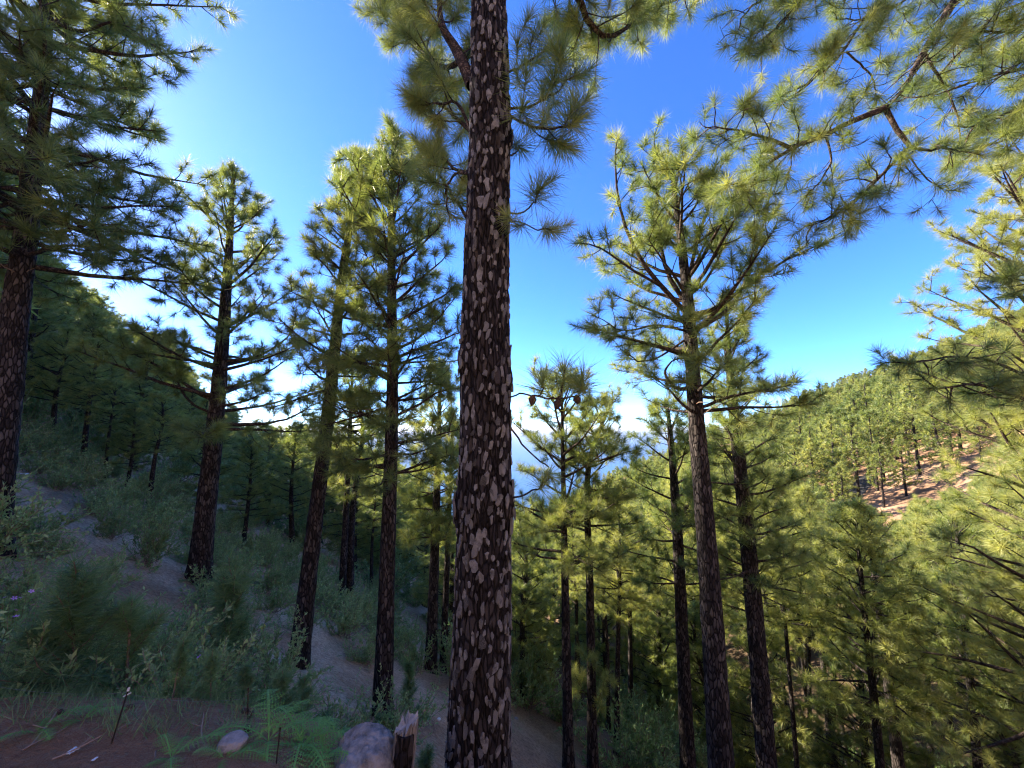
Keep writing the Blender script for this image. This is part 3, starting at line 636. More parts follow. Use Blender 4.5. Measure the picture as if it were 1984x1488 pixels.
hero_pine('thin dark pine directly below the needle rosette with cones', s([(1102, 1500), (1096, 1200), (1092, 960), (1088, 745)], 10.0), .13, .52,
          [(0, 1.8), (.4, 2.0), (.75, 1.6), (1, .6)], 110, gap=.42)
hero_pine('thin pine bending right at its top beside the needle rosette', s([(1149, 1500), (1143, 1150), (1138, 930), (1160, 840), (1190, 770)], 11.0), .125, .62,
          [(0, 1.4), (.5, 1.4), (1, .5)], 111, gap=.36, extra=[dict(px=[(1145, 1350, 11), (1128, 1335, 10.8), (1112, 1305, 10.7)], r=.012, twig=.5, s0=.2), dict(px=[(1145, 1370, 11), (1162, 1350, 10.8), (1172, 1315, 10.7)], r=.012, twig=.5, s0=.2), dict(px=[(1144, 1320, 11), (1140, 1300, 10.8), (1142, 1275, 10.7)], r=.012, twig=.5, s0=.2)])
hero_pine('small flat topped pine with bare lower limbs in the sunlit valley', s([(1746, 1510), (1718, 1290), (1696, 1130), (1683, 1020)], 13.0), .17, .62,
          [(0, 1.2), (.25, .9), (.5, 1.4), (.8, 1.2), (1, .6)], 112, gap=.5, dens=.7, spacing=.26, extra=[dict(px=[(1700, 1170, 13), (1660, 1170, 12.8), (1625, 1130, 12.6)], r=.03, s0=.9), dict(px=[(1706, 1200, 13), (1650, 1205, 12.9), (1600, 1200, 12.8)], r=.02, s0=.95)])
hero_pine('bright yellow green pine crown filling the right edge below the sky', s([(2150, 1700), (2120, 1200), (2090, 800), (2060, 500), (2040, 300)], 8.5), .25, .3,
          [(0, 2.8), (.3, 3.1), (.55, 3.4), (.8, 2.7), (1, .9)], 113, gap=.42, nper=(4, 5), twig=.8, spacing=.3, dens=.95, tmean=.8, extra=[dict(px=[(2110, 1180, 8.5), (1984, 1120, 8.2), (1900, 1070, 8), (1830, 1040, 7.9)], r=.05, s0=.8), dict(px=[(2120, 1280, 8.5), (1984, 1190, 8.2), (1900, 1130, 8)], r=.05, s0=.8)])

# ------------------------------------------------------------------ pines of the wood: a few kinds, copied
def wood_pine(seed, H, r0, t0, prof, protos, tsc, gap, nper, spacing, twig, sides, sub, tmean=.5):
    rng = np.random.default_rng(seed)
    G, tp = trunk_geo(np.array([[0, 0, -.6], [rng.normal(0, .1), rng.normal(0, .1), H * .4], [rng.normal(0, .15), rng.normal(0, .15), H * .75], [0, 0, H]]), r0, .02, sides, 24, rng)
    T = []
    def al(p, d, L, t):
        lp = curve_pts(p, d, L, 5, .3, .2, rng)
        limb(G, T, lp, max(.012, min(r0 * .35, .012 + L * .018)), rng, twig * (.45 + .55 * min(1, L / 1.8)), spacing, .25, sub, tsc, 4)
    whorls(tp, rng, t0, prof, nper, gap, ELEV, r0, al)
    T.append((tp[-1], tp[-1] - tp[-2], tsc * 1.1))
    V, tt = tufts_tris(T, protos, rng, tmean)
    return G.mesh('trunk', M_BARK), tris_mesh('crown', V, tt, M_NEEDLE), H, len(T)
PR = [[(0, 2.0), (.2, 2.3), (.5, 1.9), (.8, 1.1), (1, .3)], [(0, 1.4), (.3, 1.9), (.6, 1.8), (.85, 1.2), (1, .4)], [(0, 2.3), (.3, 2.2), (.6, 1.5), (1, .25)]]
PL = [[(0, 2.2), (.15, 2.6), (.45, 2.2), (.75, 1.4), (1, .3)], [(0, 1.8), (.3, 2.4), (.6, 2.0), (1, .4)]]
def mids(seed, r, t0, pr, tm): return wood_pine(seed, 10, r, t0, pr, PROTO_MID, 1.25, .42, (3, 4), .26, .75, 10, .27, tm)
MIDS = [mids(301, .17, .42, PR[0], .5), mids(302, .16, .5, PR[1], .5), mids(303, .18, .36, PR[2], .55), mids(304, .14, .54, PR[1], .5), mids(305, .17, .32, PR[0], .45)]
LOWS = [mids(306, .16, .12, PL[0], .45), mids(307, .16, .18, PL[1], .5), mids(308, .15, .08, PL[0], .5)]
TALL = [wood_pine(sd_, 14, r_t, t_, pr_, PROTO_MID, 1.25, .42, (3, 4), .26, .75, 10, .27, .72) for sd_, t_, pr_, r_t in ((331, .5, PR[0], .16), (332, .58, PR[1], .13), (333, .46, PR[1], .15), (334, .6, PR[2], .11))]
def fars(seed, t0, pr, tm): return wood_pine(seed, 11, .2, t0, pr, PROTO_FAR, 1.0, .62, (4, 5), .45, .9, 6, .5, tm)
FARS = [fars(311, .3, PL[0], .5), fars(312, .38, PL[1], .55), fars(313, .22, PL[0], .6), fars(314, .34, PL[1], .45)]
print('mid tufts', [m[3] for m in MIDS], 'far', [m[3] for m in FARS])
def put_pine(kind, x, y, scale, rotz, label, group, sx=1.0, tilt=(0, 0)):
    z_ = float(hgt(x, y))
    t = thing('pine_tree', label, 'pine tree', (x, y, z_), group, (tilt[0], tilt[1], rotz), (scale * sx, scale * sx, scale))
    add('trunk', kind[0], t); add('crown', kind[1], t); return t
taken = []
def free(x, y, d): return all((x - a) ** 2 + (y - b) ** 2 > d * d for a, b in taken)
rng = np.random.default_rng(55)
for o in C.objects:
    if o.name.startswith('pine_tree'): taken.append((o.location.x, o.location.y))
# pines with a visible foot on the left slope: (foot px, top py, kind, label)
LEFT = [(102, 868, 640, 0, 'pale stemmed shaded pine farthest left behind the bare path'), (160, 908, 660, 1, 'shaded pine with two bare side limbs near the path top'),
        (203, 932, 740, 3, 'thin shaded pine, middle one of the row behind the path'), (242, 958, 830, 4, 'short stubby shaded pine with a crooked low trunk behind the path'),
        (288, 984, 760, 1, 'slim leaning shaded pine closest to the stout pyramidal pine'),
        (662, 1157, 690, 3, 'straight background pine seen between leaning pine and conical pine'), (678, 1158, 760, 1, 'dark twin stem close behind the straight background pine'),
        (720, 1150, 930, 3, 'small forked background pine left of the conical pine'), (470, 1060, 850, 4, 'shaded pine right of the stout pyramidal pine, low on slope'),
        (518, 1020, 880, 0, 'small bushy shaded pine in the hollow beyond the shrubs')]
for px, py, ty, k, lab in LEFT:
    q = on_ground(px, py); D = q[1]; top = P(px, ty, D)[2]; sc_ = max(.3, (top - q[2]) / 10)
    put_pine(MIDS[k], q[0], q[1], sc_, rng.random() * 6.28, lab, None, min(1.25, .75 / sc_ + .25)); taken.append((q[0], q[1]))
# background tree line of the photograph: no wood pine may rise above it
LINE = [(-400, 300), (0, 430), (150, 520), (250, 625), (330, 650), (400, 745), (470, 800), (600, 818), (700, 850), (770, 870), (815, 905), (840, 985), (900, 1000), (1000, 1010), (1100, 1000), (1160, 985), (1240, 945), (1330, 900), (1450, 880), (1540, 900), (1620, 960), (1720, 1000), (1850, 940), (2000, 880), (2400, 800)]
RIDGE = [(-400, 400), (900, 990), (1000, 985), (1090, 960), (1150, 925), (1250, 875), (1400, 815), (1520, 768), (1640, 725), (1780, 678), (1900, 620), (2050, 560), (2500, 400)]
GAPS = [(1660, 945, 32), (1805, 905, 34), (1765, 985, 24), (1600, 865, 16), (1615, 985, 20), (1700, 885, 15)]      # bare earth among the far pines (px, py, radius px)
cand = []
for k in range(26000):
    D = 11 * (330 / 11) ** rng.random(); px = rng.uniform(-260, 2080); x = (px - 992) / FPX * D; y = D
    cand.append((D, x, y, px))
cand.sort(); placed = []
for D, x, y, px in cand:
    L_, R_ = parts_LR(x, y); right = R_ > L_ - 1 or (px > 1060 and D < 40)
    mind = ((2.6 if D < 26 else 3.4) if D < 50 else 3.7 * (1 + 0.003 * D)) if right else (2.9 if D < 20 else 3.3 if D < 40 else 4.6)
    if not right and D > 70: continue
    if right and D > 60 and px < 1000: continue
    if not free(x, y, mind): continue
    z_ = float(hgt(x, y)); small = right and D < 34 and D > 15 and rng.random() < .3
    H = (rng.uniform(4.5, 8) if small else rng.uniform(12, 15.5) if right and D < 34 else rng.uniform(7.5, 11.5)) if D < 60 else rng.uniform(10.5, 15)
    fx, fy = topx((x, y, z_)); tx, ty = topx((x, y, z_ + H))
    if fy > 1490 and D < 15 and px < 1150: continue
    if px < 1000 and fy > 1060 and D < 14: continue
    lim = np.interp(tx, *zip(*(RIDGE if (right and D > 55) else LINE))) + rng.uniform(0, 30)
    if ty < lim:
        H2 = H * (fy - lim) / max(fy - ty, 1)
        if H2 < 4.2 or small: continue
        H = H2
    if D > 45 and any((tx - a) ** 2 + ((fy + ty) / 2 - b) ** 2 < r * r or (fx - a) ** 2 + (fy - b) ** 2 < (r * .6) ** 2 for a, b, r in GAPS): continue
    if ty > 1500 or tx < -150 or tx > 2140: continue
    taken.append((x, y)); placed.append((D, x, y, H, right, tx, small))
print('wood pines', len(placed))
rest = []
for n_, (D, x, y, H, right, tx, small) in enumerate(placed):
    if n_ >= 276: rest.append((x, y, H)); continue
    if D < 48: kd = (LOWS[int(rng.integers(3))] if small else TALL[int(rng.integers(4))] if D < 34 else MIDS[int(rng.integers(5))] if rng.random() < .7 else LOWS[int(rng.integers(3))]) if right else (LOWS[int(rng.integers(3))] if rng.random() < .75 else MIDS[4])
    else: kd = FARS[int(rng.integers(4))]
    if right and D >= 48: lab, gr = 'sunlit pine on the far hillside across the valley', 'sunlit pines on the far hillside'
    elif small: lab, gr = 'short bushy pine filling the gaps among the valley trunks', 'short pines between the valley trunks'
    elif right: lab, gr = 'slender pine of the sunlit stand down in the valley', 'pines of the valley stand'
    else: lab, gr = 'shaded blue green pine in the wood below the left slope', 'shaded pines below the left slope'
    put_pine(kd, x, y, H / kd[2], rng.random() * 6.28, lab, gr, rng.uniform(.9, 1.2) * min(1.35, (10 / H) ** .5), (rng.normal(0, .03), rng.normal(0, .03)))
def scatter_wood(name, label, spots):
    """a wood nobody could count: points that carry copies of the far pine kinds"""
    root = add(name, None); root['kind'] = 'stuff'; root['label'] = label; root['category'] = 'wood'
    n = len(spots); P3 = np.array([(x, y, float(hgt(x, y))) for x, y, H in spots], np.float32); idx = rng.integers(0, len(FARS), n).astype(np.int32)
    rz = rng.random(n) * 6.28; sc_ = np.array([H / 11 for _, _, H in spots], np.float32)
    for part, slot in (('trunks', 0), ('crowns', 1)):
        col = bpy.data.collections.new(name + '_' + part)
        for q, kd in enumerate(FARS): col.objects.link(bpy.data.objects.new('wood_pine_%s_%d' % (part, q), kd[slot]))
        me = bpy.data.meshes.new(part); me.vertices.add(n); me.vertices.foreach_set('co', P3.ravel())
        for nm, ty, vals in (('idx', 'INT', idx), ('sc', 'FLOAT', sc_), ('rz', 'FLOAT', rz.astype(np.float32))):
            at = me.attributes.new(nm, ty, 'POINT'); at.data.foreach_set('value', vals)
        o = add(part, me, root); o['kind'] = 'stuff'
        ng = bpy.data.node_groups.new(name + part, 'GeometryNodeTree'); ng.interface.new_socket('Geometry', in_out='INPUT', socket_type='NodeSocketGeometry'); ng.interface.new_socket('Geometry', in_out='OUTPUT', socket_type='NodeSocketGeometry')
        gi = ng.nodes.new('NodeGroupInput'); go = ng.nodes.new('NodeGroupOutput'); ip = ng.nodes.new('GeometryNodeInstanceOnPoints'); ci = ng.nodes.new('GeometryNodeCollectionInfo')
        ci.inputs['Collection'].default_value = col; ci.inputs['Separate Children'].default_value = True; ci.inputs['Reset Children'].default_value = True
        def attr(nm, ty):
            a = ng.nodes.new('GeometryNodeInputNamedAttribute'); a.data_type = ty; a.inputs['Name'].default_value = nm; return a.outputs['Attribute']
        cx = ng.nodes.new('ShaderNodeCombineXYZ'); ng.links.new(attr('rz', 'FLOAT'), cx.inputs[2])
        ng.links.new(gi.outputs[0], ip.inputs['Points']); ng.links.new(ci.outputs[0], ip.inputs['Instance']); ip.inputs['Pick Instance'].default_value = True
        ng.links.new(attr('idx', 'INT'), ip.inputs['Instance Index']); ng.links.new(cx.outputs[0], ip.inputs['Rotation']); ng.links.new(attr('sc', 'FLOAT'), ip.inputs['Scale'])
        ng.links.new(ip.outputs[0], go.inputs[0]); o.modifiers.new('wood', 'NODES').node_group = ng
    print(name, n)
scatter_wood('far_wood', 'mass of distant pines on the ridge across the valley', rest)
# the wood goes on uphill, left of the frame, and keeps the sun off the slope
up = []
for k in range(4000):
    az = RAD(rng.uniform(-112, -56)); r = 15 * (110 / 15) ** rng.random(); x, y = r * math.sin(az), r * math.cos(az)
    if y > 0 and -x / y < 1.62: continue
    if y + .445 * x < -0.6: continue            # left clear so sun reaches the ground and added bank behind the camera
    if not free(x, y, 2.8 if r < 45 else 4.0): continue
    taken.append((x, y)); up.append((x, y, rng.uniform(9, 12.5)))
    if len(up) >= 330: break
up += [(-15.5, 10.3, 10.5), (-18.5, 11.2, 11), (-14.2, 8.4, 10), (-21.5, 13.2, 11), (-17, 8, 10.5), (-20, 9.5, 11)]
scatter_wood('uphill_wood', 'pine wood on the slope left of the bare path', up)

# ------------------------------------------------------------------ shrubs on the slope
def leaf_tris(pos, dirs, ln, wd, rng):
    n = len(pos); d = dirs / np.linalg.norm(dirs, axis=1)[:, None]
    sd_ = np.cross(d, rng.normal(size=(n, 3))); sd_ /= np.linalg.norm(sd_, axis=1)[:, None]
    m = pos + d * (ln * .5)[:, None]; e = pos + d * ln[:, None]; h = sd_ * (wd / 2)[:, None]
    return np.concatenate([np.stack([pos, m + h, m - h], 1), np.stack([m - h, m + h, e], 1)]).reshape(-1, 3)
def shrub_mesh(seed, nst, R, H, leaf=(.022, .008), per=44, droop=.5, tmean=.5):
    rng = np.random.default_rng(seed); Vs = []; Ts = []; G = Geo()
    for k in range(nst):
        az = rng.random() * 6.28; out = rng.random() ** .6
        d = np.array([math.cos(az) * out, math.sin(az) * out, .35 + .8 * (1 - out)])
        L = (H * (1 - out) + R * out) * rng.uniform(.7, 1.25)
        p = curve_pts([rng.normal(0, .1 * R), rng.normal(0, .1 * R), 0], d, L, 7, .5 - droop * out, .3, rng)
        G.tube(p, np.linspace(.006, .0025, 8), 3)
        subs = [(p, 1.0)]
        for q in range(4):
            k2 = int(rng.integers(2, 7)); dd = unit(p[k2] - p[k2 - 1]) + rng.normal(0, .6, 3) + [0, 0, .3]
            sp = curve_pts(p[k2], dd, L * rng.uniform(.2, .4), 4, .3, .2, rng); subs.append((sp, .6)); G.tube(sp, .0022, 3)
        for sp, f in subs:
            n = int(per * f); u = rng.uniform(.2 if f == 1 else .05, 1, n) * (len(sp) - 1); kk = np.minimum(u.astype(int), len(sp) - 2)
            pos = sp[kk] + (sp[kk + 1] - sp[kk]) * (u - kk)[:, None]; tan = sp[kk + 1] - sp[kk]; tan /= np.linalg.norm(tan, axis=1)[:, None]
            dr = tan * .9 + rng.normal(0, .55, (n, 3))
            Vs.append(leaf_tris(pos, dr, leaf[0] * rng.uniform(.7, 1.4, n), leaf[1] * rng.uniform(.7, 1.4, n), rng))
            tb = np.clip(rng.normal(tmean, .13) + .25 * (u / (len(sp) - 1) - .5) + rng.normal(0, .1, n), 0, 1)
            Ts.append(np.concatenate([np.repeat(tb, 3), np.repeat(tb, 3)]))
    V = np.concatenate(Vs); T = np.concatenate(Ts)
    return tris_mesh('foliage', V, T, M_SHRUB), G.mesh('stems', M_TWIG)
SHRUBS = [shrub_mesh(401 + k, 34, r, h, leaf=(.05, .019), per=28, tmean=tm) for k, (r, h, tm) in enumerate([(.75, .55, .5), (.9, .5, .55), (.6, .6, .45), (.8, .45, .6), (.7, .7, .4)])]
bare = [on_ground(*q)[:2] for q in ((20, 935), (60, 965), (110, 1005), (170, 1050), (235, 1105), (290, 1150), (340, 1190), (360, 1140), (330, 1230), (570, 1300), (600, 1320), (640, 1290), (560, 1260), (700, 1380), (690, 1340), (640, 1380), (800, 1380), (830, 1430), (780, 1340))]
rng = np.random.default_rng(77); sh = []
trees_xy = np.array([(o.location.x, o.location.y) for o in C.objects if o.name.startswith('pine_tree')])
n_s = 0
for k in range(6000):
    D = 3.6 * (17 / 3.6) ** rng.random(); px = rng.uniform(-120, 1000); x = (px - 992) / FPX * D; y = D
    z_ = float(hgt(x, y)); fx, fy = topx((x, y, z_))
    if fy > 1480 or fy < 860: continue
    if D < 5 and fx > 420: continue
    if fx > 800 and fy > 1200: continue
    d_ = min(np.hypot(x - b[0], y - b[1]) for b in bare)
    if d_ < .85: continue
    if np.min(np.hypot(trees_xy[:, 0] - x, trees_xy[:, 1] - y)) < .45: continue
    if any(np.hypot(x - a, y - b) < .8 for a, b in sh): continue
    sh.append((x, y)); kd = SHRUBS[int(rng.integers(5))]; s_ = rng.uniform(.8, 1.35)
    t = thing('shrub', 'low grey green shrub with feathery sprays on the shaded slope', 'shrub', (x, y, z_ - .03), 'grey green shrubs on the slope', (0, 0, rng.random() * 6.28), (s_, s_, s_ * rng.uniform(.8, 1.15)))
    add('foliage', kd[0], t); add('stems', kd[1], t); n_s += 1
    if n_s >= 120: break
for k in range(5000):
    D = 12 * (42 / 12) ** rng.random(); px = rng.uniform(-100, 1050); x = (px - 992) / FPX * D; y = D
    z_ = float(hgt(x, y)); fx, fy = topx((x, y, z_))
    if fy > 1330 or any(np.hypot(x - a, y - b) < 1.3 for a, b in sh) or min(np.hypot(x - b[0], y - b[1]) for b in bare) < 1.1: continue
    if np.min(np.hypot(trees_xy[:, 0] - x, trees_xy[:, 1] - y)) < .5: continue
    sh.append((x, y)); kd = SHRUBS[int(rng.integers(5))]; s_ = rng.uniform(1.5, 2.4)
    t = thing('shrub', 'tall bushy shrub in the understory among the shaded pines', 'shrub', (x, y, z_ - .05), 'understory shrubs below the left slope', (0, 0, rng.random() * 6.28), (s_, s_, s_ * rng.uniform(.9, 1.4)))
    add('foliage', kd[0], t); add('stems', kd[1], t); n_s += 1
    if n_s >= 250: break
for k in range(4000):
    D = 11 * (34 / 11) ** rng.random(); px = rng.uniform(1010, 2000); x = (px - 992) / FPX * D; y = D
    z_ = float(hgt(x, y)); fx, fy = topx((x, y, z_ + 1))
    if fy > 1500 or any(np.hypot(x - a, y - b) < 1.3 for a, b in sh) or np.min(np.hypot(trees_xy[:, 0] - x, trees_xy[:, 1] - y)) < .5: continue
    sh.append((x, y)); kd = SHRUBS[int(rng.integers(5))]; s_ = rng.uniform(1.4, 2.2)
    t = thing('shrub', 'dark shrub on the valley floor between the slender trunks', 'shrub', (x, y, z_ - .05), 'shrubs on the valley floor', (0, 0, rng.random() * 6.28), (s_, s_, s_ * rng.uniform(.9, 1.4)))
    add('foliage', kd[0], t); add('stems', kd[1], t); n_s += 1
    if n_s >= 300: break
print('shrubs', n_s)

# ------------------------------------------------------------------ young pines along the verge
def young_pine(seed, H, W, nb, tsc, name_mat=M_YOUNG):
    rng = np.random.default_rng(seed); G = Geo(); T = []
    st = curve_pts([0, 0, -.05], [rng.normal(0, .05), rng.normal(0, .05), 1], H, 10, .2, .06, rng); G.tube(st, np.linspace(.014, .004, 11), 5)
    for k in range(nb):
        t = rng.uniform(.08, .95); i_ = int(t * 10); az = rng.random() * 6.28; el = RAD(35 + 30 * t)
        L = W * (1.05 - t * .75) * rng.uniform(.6, 1.15)
        lp = curve_pts(st[i_], [math.cos(az) * math.cos(el), math.sin(az) * math.cos(el), math.sin(el)], L, 4, .5, .15, rng); G.tube(lp, np.linspace(.006, .003, 5), 3)
        for q in range(1, 5): T.append((lp[q], lp[q] - lp[q - 1], tsc * rng.uniform(.75, 1.05)))
    for q in range(2, 11): T.append((st[q], st[q] - st[q - 1], tsc))
    pr = [tuft_proto(34, .2, .0065, rng, False) for _ in range(4)]
    V, tt = tufts_tris(T, pr, rng, .45)
    return tris_mesh('crown', V, tt, name_mat), G.mesh('stem', M_TWIG), H
YOUNG = [young_pine(501, 1.3, .6, 30, .95), young_pine(502, 1.0, .38, 18, .85), young_pine(503, 1.1, .3, 14, .85), young_pine(504, .9, .42, 18, .8)]
YP = [(150, 1345, 1085, 0, 1.35, 'big soft feathery young pine at left between path and verge', 3.7), (245, 1345, 1150, 3, 1.1, 'feathery young pine leaning on the big soft one, right of it', 3.9), (60, 1340, 1200, 3, 1.2, 'dim feathery young pine at the left edge by the mauve flowers', 3.5),
      (425, 1310, 1095, 0, 1.0, 'bushy blue green young pine in front of the stout pine', 5.6), (330, 1385, 1235, 2, 1.0, 'upright young pine, leftmost in the row behind the wire', 3.4),
      (405, 1395, 1255, 1, 1.0, 'upright young pine, second in the row behind the wire', 3.4), (470, 1400, 1275, 2, 1.1, 'upright young pine, third in the row behind the wire', 3.4),
      (540, 1395, 1290, 1, 1.1, 'yellowish young pine, last in the row before the ferns', 3.5), (582, 1390, 1310, 3, 1.0, 'small dark young pine right above the ferns', 3.7),
      (797, 1345, 1275, 2, .9, 'tiny pine sapling beside the straight conical pine', 7.6), (822, 1500, 1440, 1, .9, 'small grassy young pine right of the stump', 3.3)]
for px, py, ty, k, wf, lab, D in YP:
    q = P(px, py, D); z_ = float(hgt(q[0], q[1])); top = P(px, ty, D)[2]; kd = YOUNG[k]; s_ = max(.25, (top - z_) / kd[2])
    sw = max(.5, s_) * wf * 1.15
    t = thing('young_pine', lab, 'young pine', (q[0], q[1], z_), None, (0, 0, rng.random() * 6.28), (sw, sw, s_)); add('crown', kd[0], t); add('stem', kd[1], t)

# ------------------------------------------------------------------ ferns
def frond_mesh(seed, L):
    rng = np.random.default_rng(seed); G = Geo(); p = curve_pts([0, 0, 0], [.75, 0, .8], L, 14, -1.5, .03, rng); V = []; T = []
    for k in range(2, 14):
        tan = unit(p[k + 1] - p[k]) if k < 14 else unit(p[k] - p[k - 1])
        w_ = L * .34 * math.sin(math.pi * min(1, (k - 1) / 13.5)) ** .7 * (1 - .35 * k / 14)
        for s_ in (-1, 1):
            d = unit(np.array([0, s_, 0]) + tan * .45 + np.array([0, 0, -.15 + rng.normal(0, .12)])); n = 6
            for q in range(n):
                b = p[k] + d * w_ * (q / n); ll = L * .05 * (1 - .75 * q / n) + .003
                for e in (-1, 1):
                    dd = unit(tan * e * .9 + d * .5); sd_ = np.cross(dd, [0, 0, 1]) * ll * .28
                    V += [b - sd_ * .6, b + sd_ * .6, b + dd * ll]; c = np.clip(rng.normal(.55, .12), 0, 1); T += [c] * 3
            V += [p[k] - tan * .003, p[k] + tan * .003, p[k] + d * w_]; T += [.4] * 3
    for k in range(14):
        sd_ = np.array([0, .004, 0]); V += [p[k] - sd_, p[k] + sd_, p[k + 1] + sd_, p[k] - sd_, p[k + 1] + sd_, p[k + 1] - sd_]; T += [.35] * 6
    return tris_mesh('frond', np.array(V), np.array(T), M_FERN)
FR = [frond_mesh(601 + k, l) for k, l in enumerate((.42, .36, .3))]
FP = [(520, 1440, 6, 1.0, 'bright green bracken fern, left clump beside the stake'), (585, 1450, 7, 1.1, 'bright green bracken fern, tall middle clump before the young pines'), (625, 1478, 7, .95, 'bright green bracken fern touching the grey boulder'),
      (70, 1430, 4, .8, 'dim flattened fern lying on the verge near the left edge'), (330, 1480, 5, .7, 'dim low fern at the bottom of the verge left of the stake'), (160, 1400, 4, .6, 'small dim fern between the steel stake and big young pine'), (435, 1478, 4, .6, 'small dull fern at the bottom edge between two stakes')]
for px, py, n, s_, lab in FP:
    q = on_ground(px, min(py, 1487)); t = thing('bracken_fern', lab, 'fern', tuple(q), None, (0, 0, rng.random() * 6), s_)
    for k in range(n): add('frond', FR[int(rng.integers(3))], t, (0, 0, 0), (0, rng.normal(0, .12), k * 6.28 / n + rng.normal(0, .25)), rng.uniform(.75, 1.1))

# ------------------------------------------------------------------ boulder and stump
def boulder(name, label, loc, size, seed, flat=.75, nplane=9, sub=4, mat=M_ROCK, rz=0.0):
    rng = np.random.default_rng(seed); bm = bmesh.new(); bmesh.ops.create_icosphere(bm, subdivisions=sub, radius=1.0)
    co = np.array([v.co[:] for v in bm.verts]); n = co / np.linalg.norm(co, axis=1)[:, None]; r = np.full(len(co), 1.0)
    pn = rng.normal(size=(nplane, 3)); pn[0] = (.1, -.1, 1); pn[1] = (.2, -1, .35); pn /= np.linalg.norm(pn, axis=1)[:, None]; pd = rng.uniform(.72, .95, nplane); pd[0] = flat
    for a, d in zip(pn, pd):
        c = n @ a; m = c > .05; r[m] = np.minimum(r[m], d / c[m])
    co = n * r[:, None]; co *= 1 + .05 * fbm(co[:, 0] * 7 + 5 * co[:, 2], co[:, 1] * 7 + 3 * co[:, 2], seed, 5)[:, None] - .05 * np.exp(-(fbm(co[:, 0] * 2 + co[:, 2], co[:, 1] * 2 - co[:, 2], seed + 3, 3) / .045) ** 2)[:, None]
    for v, c in zip(bm.verts, co): v.co = c * np.array(size)
    me = bpy.data.meshes.new(name); bm.to_mesh(me); bm.free(); me.materials.append(mat)
    return tag(add(name, me, None, tuple(loc), (0, 0, rz)), label, 'rock')
q = P(702, 1500, 2.75); boulder('boulder', 'blue grey boulder with flat top beside the stump', (q[0], q[1], q[2] + .02), (.235, .21, .25), 5, .8, 24, 5)
def stump():
    rng = np.random.default_rng(9); q0 = P(772, 1560, 2.75); q1 = P(788, 1400, 2.75); ax = q1 - q0; L = np.linalg.norm(ax)
    t = thing('tree_stump', 'weathered sawn stump with split grey wood behind the boulder', 'stump', tuple(q0), None)
    t.rotation_euler = Vector(ax).to_track_quat('Z', 'Y').to_euler()
    G = Geo(); n = 26; s_ = 40; zz_ = np.linspace(0, L, n); V = G.tube(np.stack([0 * zz_, 0 * zz_, zz_], -1), np.full(n, .066), s_)
    a = np.arange(s_) / s_ * 6.283; rr_ = 1 + .1 * np.sin(a * 2 + .6) + .12 * fbm(np.cos(a) * 4 + 9, np.sin(a) * 4, 3, 4); rr_ -= .22 * np.exp(-((np.abs(a - 4.9)) / .09) ** 2)
    V = V.copy(); V[..., :2] *= rr_[None, :, None]; V[..., 2] += (np.linspace(0, 1, n) ** 6)[:, None] * (-.035 * np.cos(a)[None] - .03 * np.sin(a)[None] + .075 * fbm(np.cos(a) * 6, np.sin(a) * 6, 8, 4)[None])
    G.v[0] = V.reshape(-1, 3); add('wood', G.mesh('wood', M_WOOD), t)
    ring = V[-1]; c = ring.mean(0) - [0, 0, .012]; vv = [tuple(r) for r in ring] + [tuple(ring[k] * .55 + c * .45 - [0, 0, .01]) for k in range(s_)] + [tuple(c)]
    ff = [(k, (k + 1) % s_, s_ + (k + 1) % s_, s_ + k) for k in range(s_)] + [(s_ + k, s_ + (k + 1) % s_, 2 * s_) for k in range(s_)]
    add('cut_face', poly_mesh('cut_face', vv, ff, plain('sawn_end', (0.27, 0.255, 0.245), .6, 45, .85, 1.0)), t)
    # remnant of bark on the left side
    bv = []; bf = []; aa_ = np.linspace(2.3, 4.1, 10)
    for k, zf in enumerate(np.linspace(.0, .93, 14)):
        for a_ in aa_:
            rq = .066 * np.interp(a_, a, rr_) + .011 + rng.normal(0, .002); bv.append((math.cos(a_) * rq, math.sin(a_) * rq, zf * L))
    for k in range(13):
        for q_ in range(9): bf.append((k * 10 + q_, k * 10 + q_ + 1, k * 10 + 11 + q_, k * 10 + 10 + q_))
    o = add('bark', poly_mesh('bark', bv, bf, M_BARKD), t); m = o.modifiers.new('thickness', 'SOLIDIFY'); m.thickness = .012
stump()
for k, (px, py, sz, lab) in enumerate([(795, 1350, .07, 'small dark stone in front of the tiny sapling'), (640, 1405, .05, 'small pale stone on the bare soil left of the conical pine'), (450, 1455, .09, 'low grey stone on the verge left of the ferns'),
                                       (850, 1395, .045, 'little whitish stone left of the plated trunk foot'), (128, 1010, .16, 'dark stone on the upper bare path'), (1000, 1395, .07, 'rounded stone on the bank right of the plated trunk')]):
    q = on_ground(px, py); boulder('stone', lab, (q[0], q[1], q[2] + sz * .3), (sz, sz * .8, sz * .7), 700 + k, .7, 7, 3, M_WHITE if k == 3 else M_ROCK)

# ------------------------------------------------------------------ stakes and wire
def stake(label, px0, py0, px1, py1, D, r=.007, reflect=False):
    a = P(px0, py0, D); b = P(px1, py1, D); t = thing('fence_stake', label, 'stake', tuple(a)); G = Geo()
    G.tube(np.array([[0, 0, -.15], [0, 0, 0], (b - a) * .5, b - a]), r, 8); add('rod', G.mesh('rod', M_STEEL), t)
    G = Geo(); G.tube(np.array([(b - a) * .97, (b - a) * 1.02]), r * 1.5, 8); add('tip', G.mesh('tip', M_WHITE if reflect else M_STEEL), t)
    G = Geo(); G.tube(np.array([(b - a) * .9 + [-.02, 0, -.01], (b - a) * .9 + [.025, 0, .012]]), r * .8, 6); add('wire_hook', G.mesh('wire_hook', M_WHITE if reflect else M_WIRE), t)
    return b
def gD(px, py): return ground_D(px, py)
d1 = gD(213, 1450); b1 = stake('thin rusty steel stake with pale tip leaning on the left verge', 213, 1450, 249, 1335, d1, .0045, True)
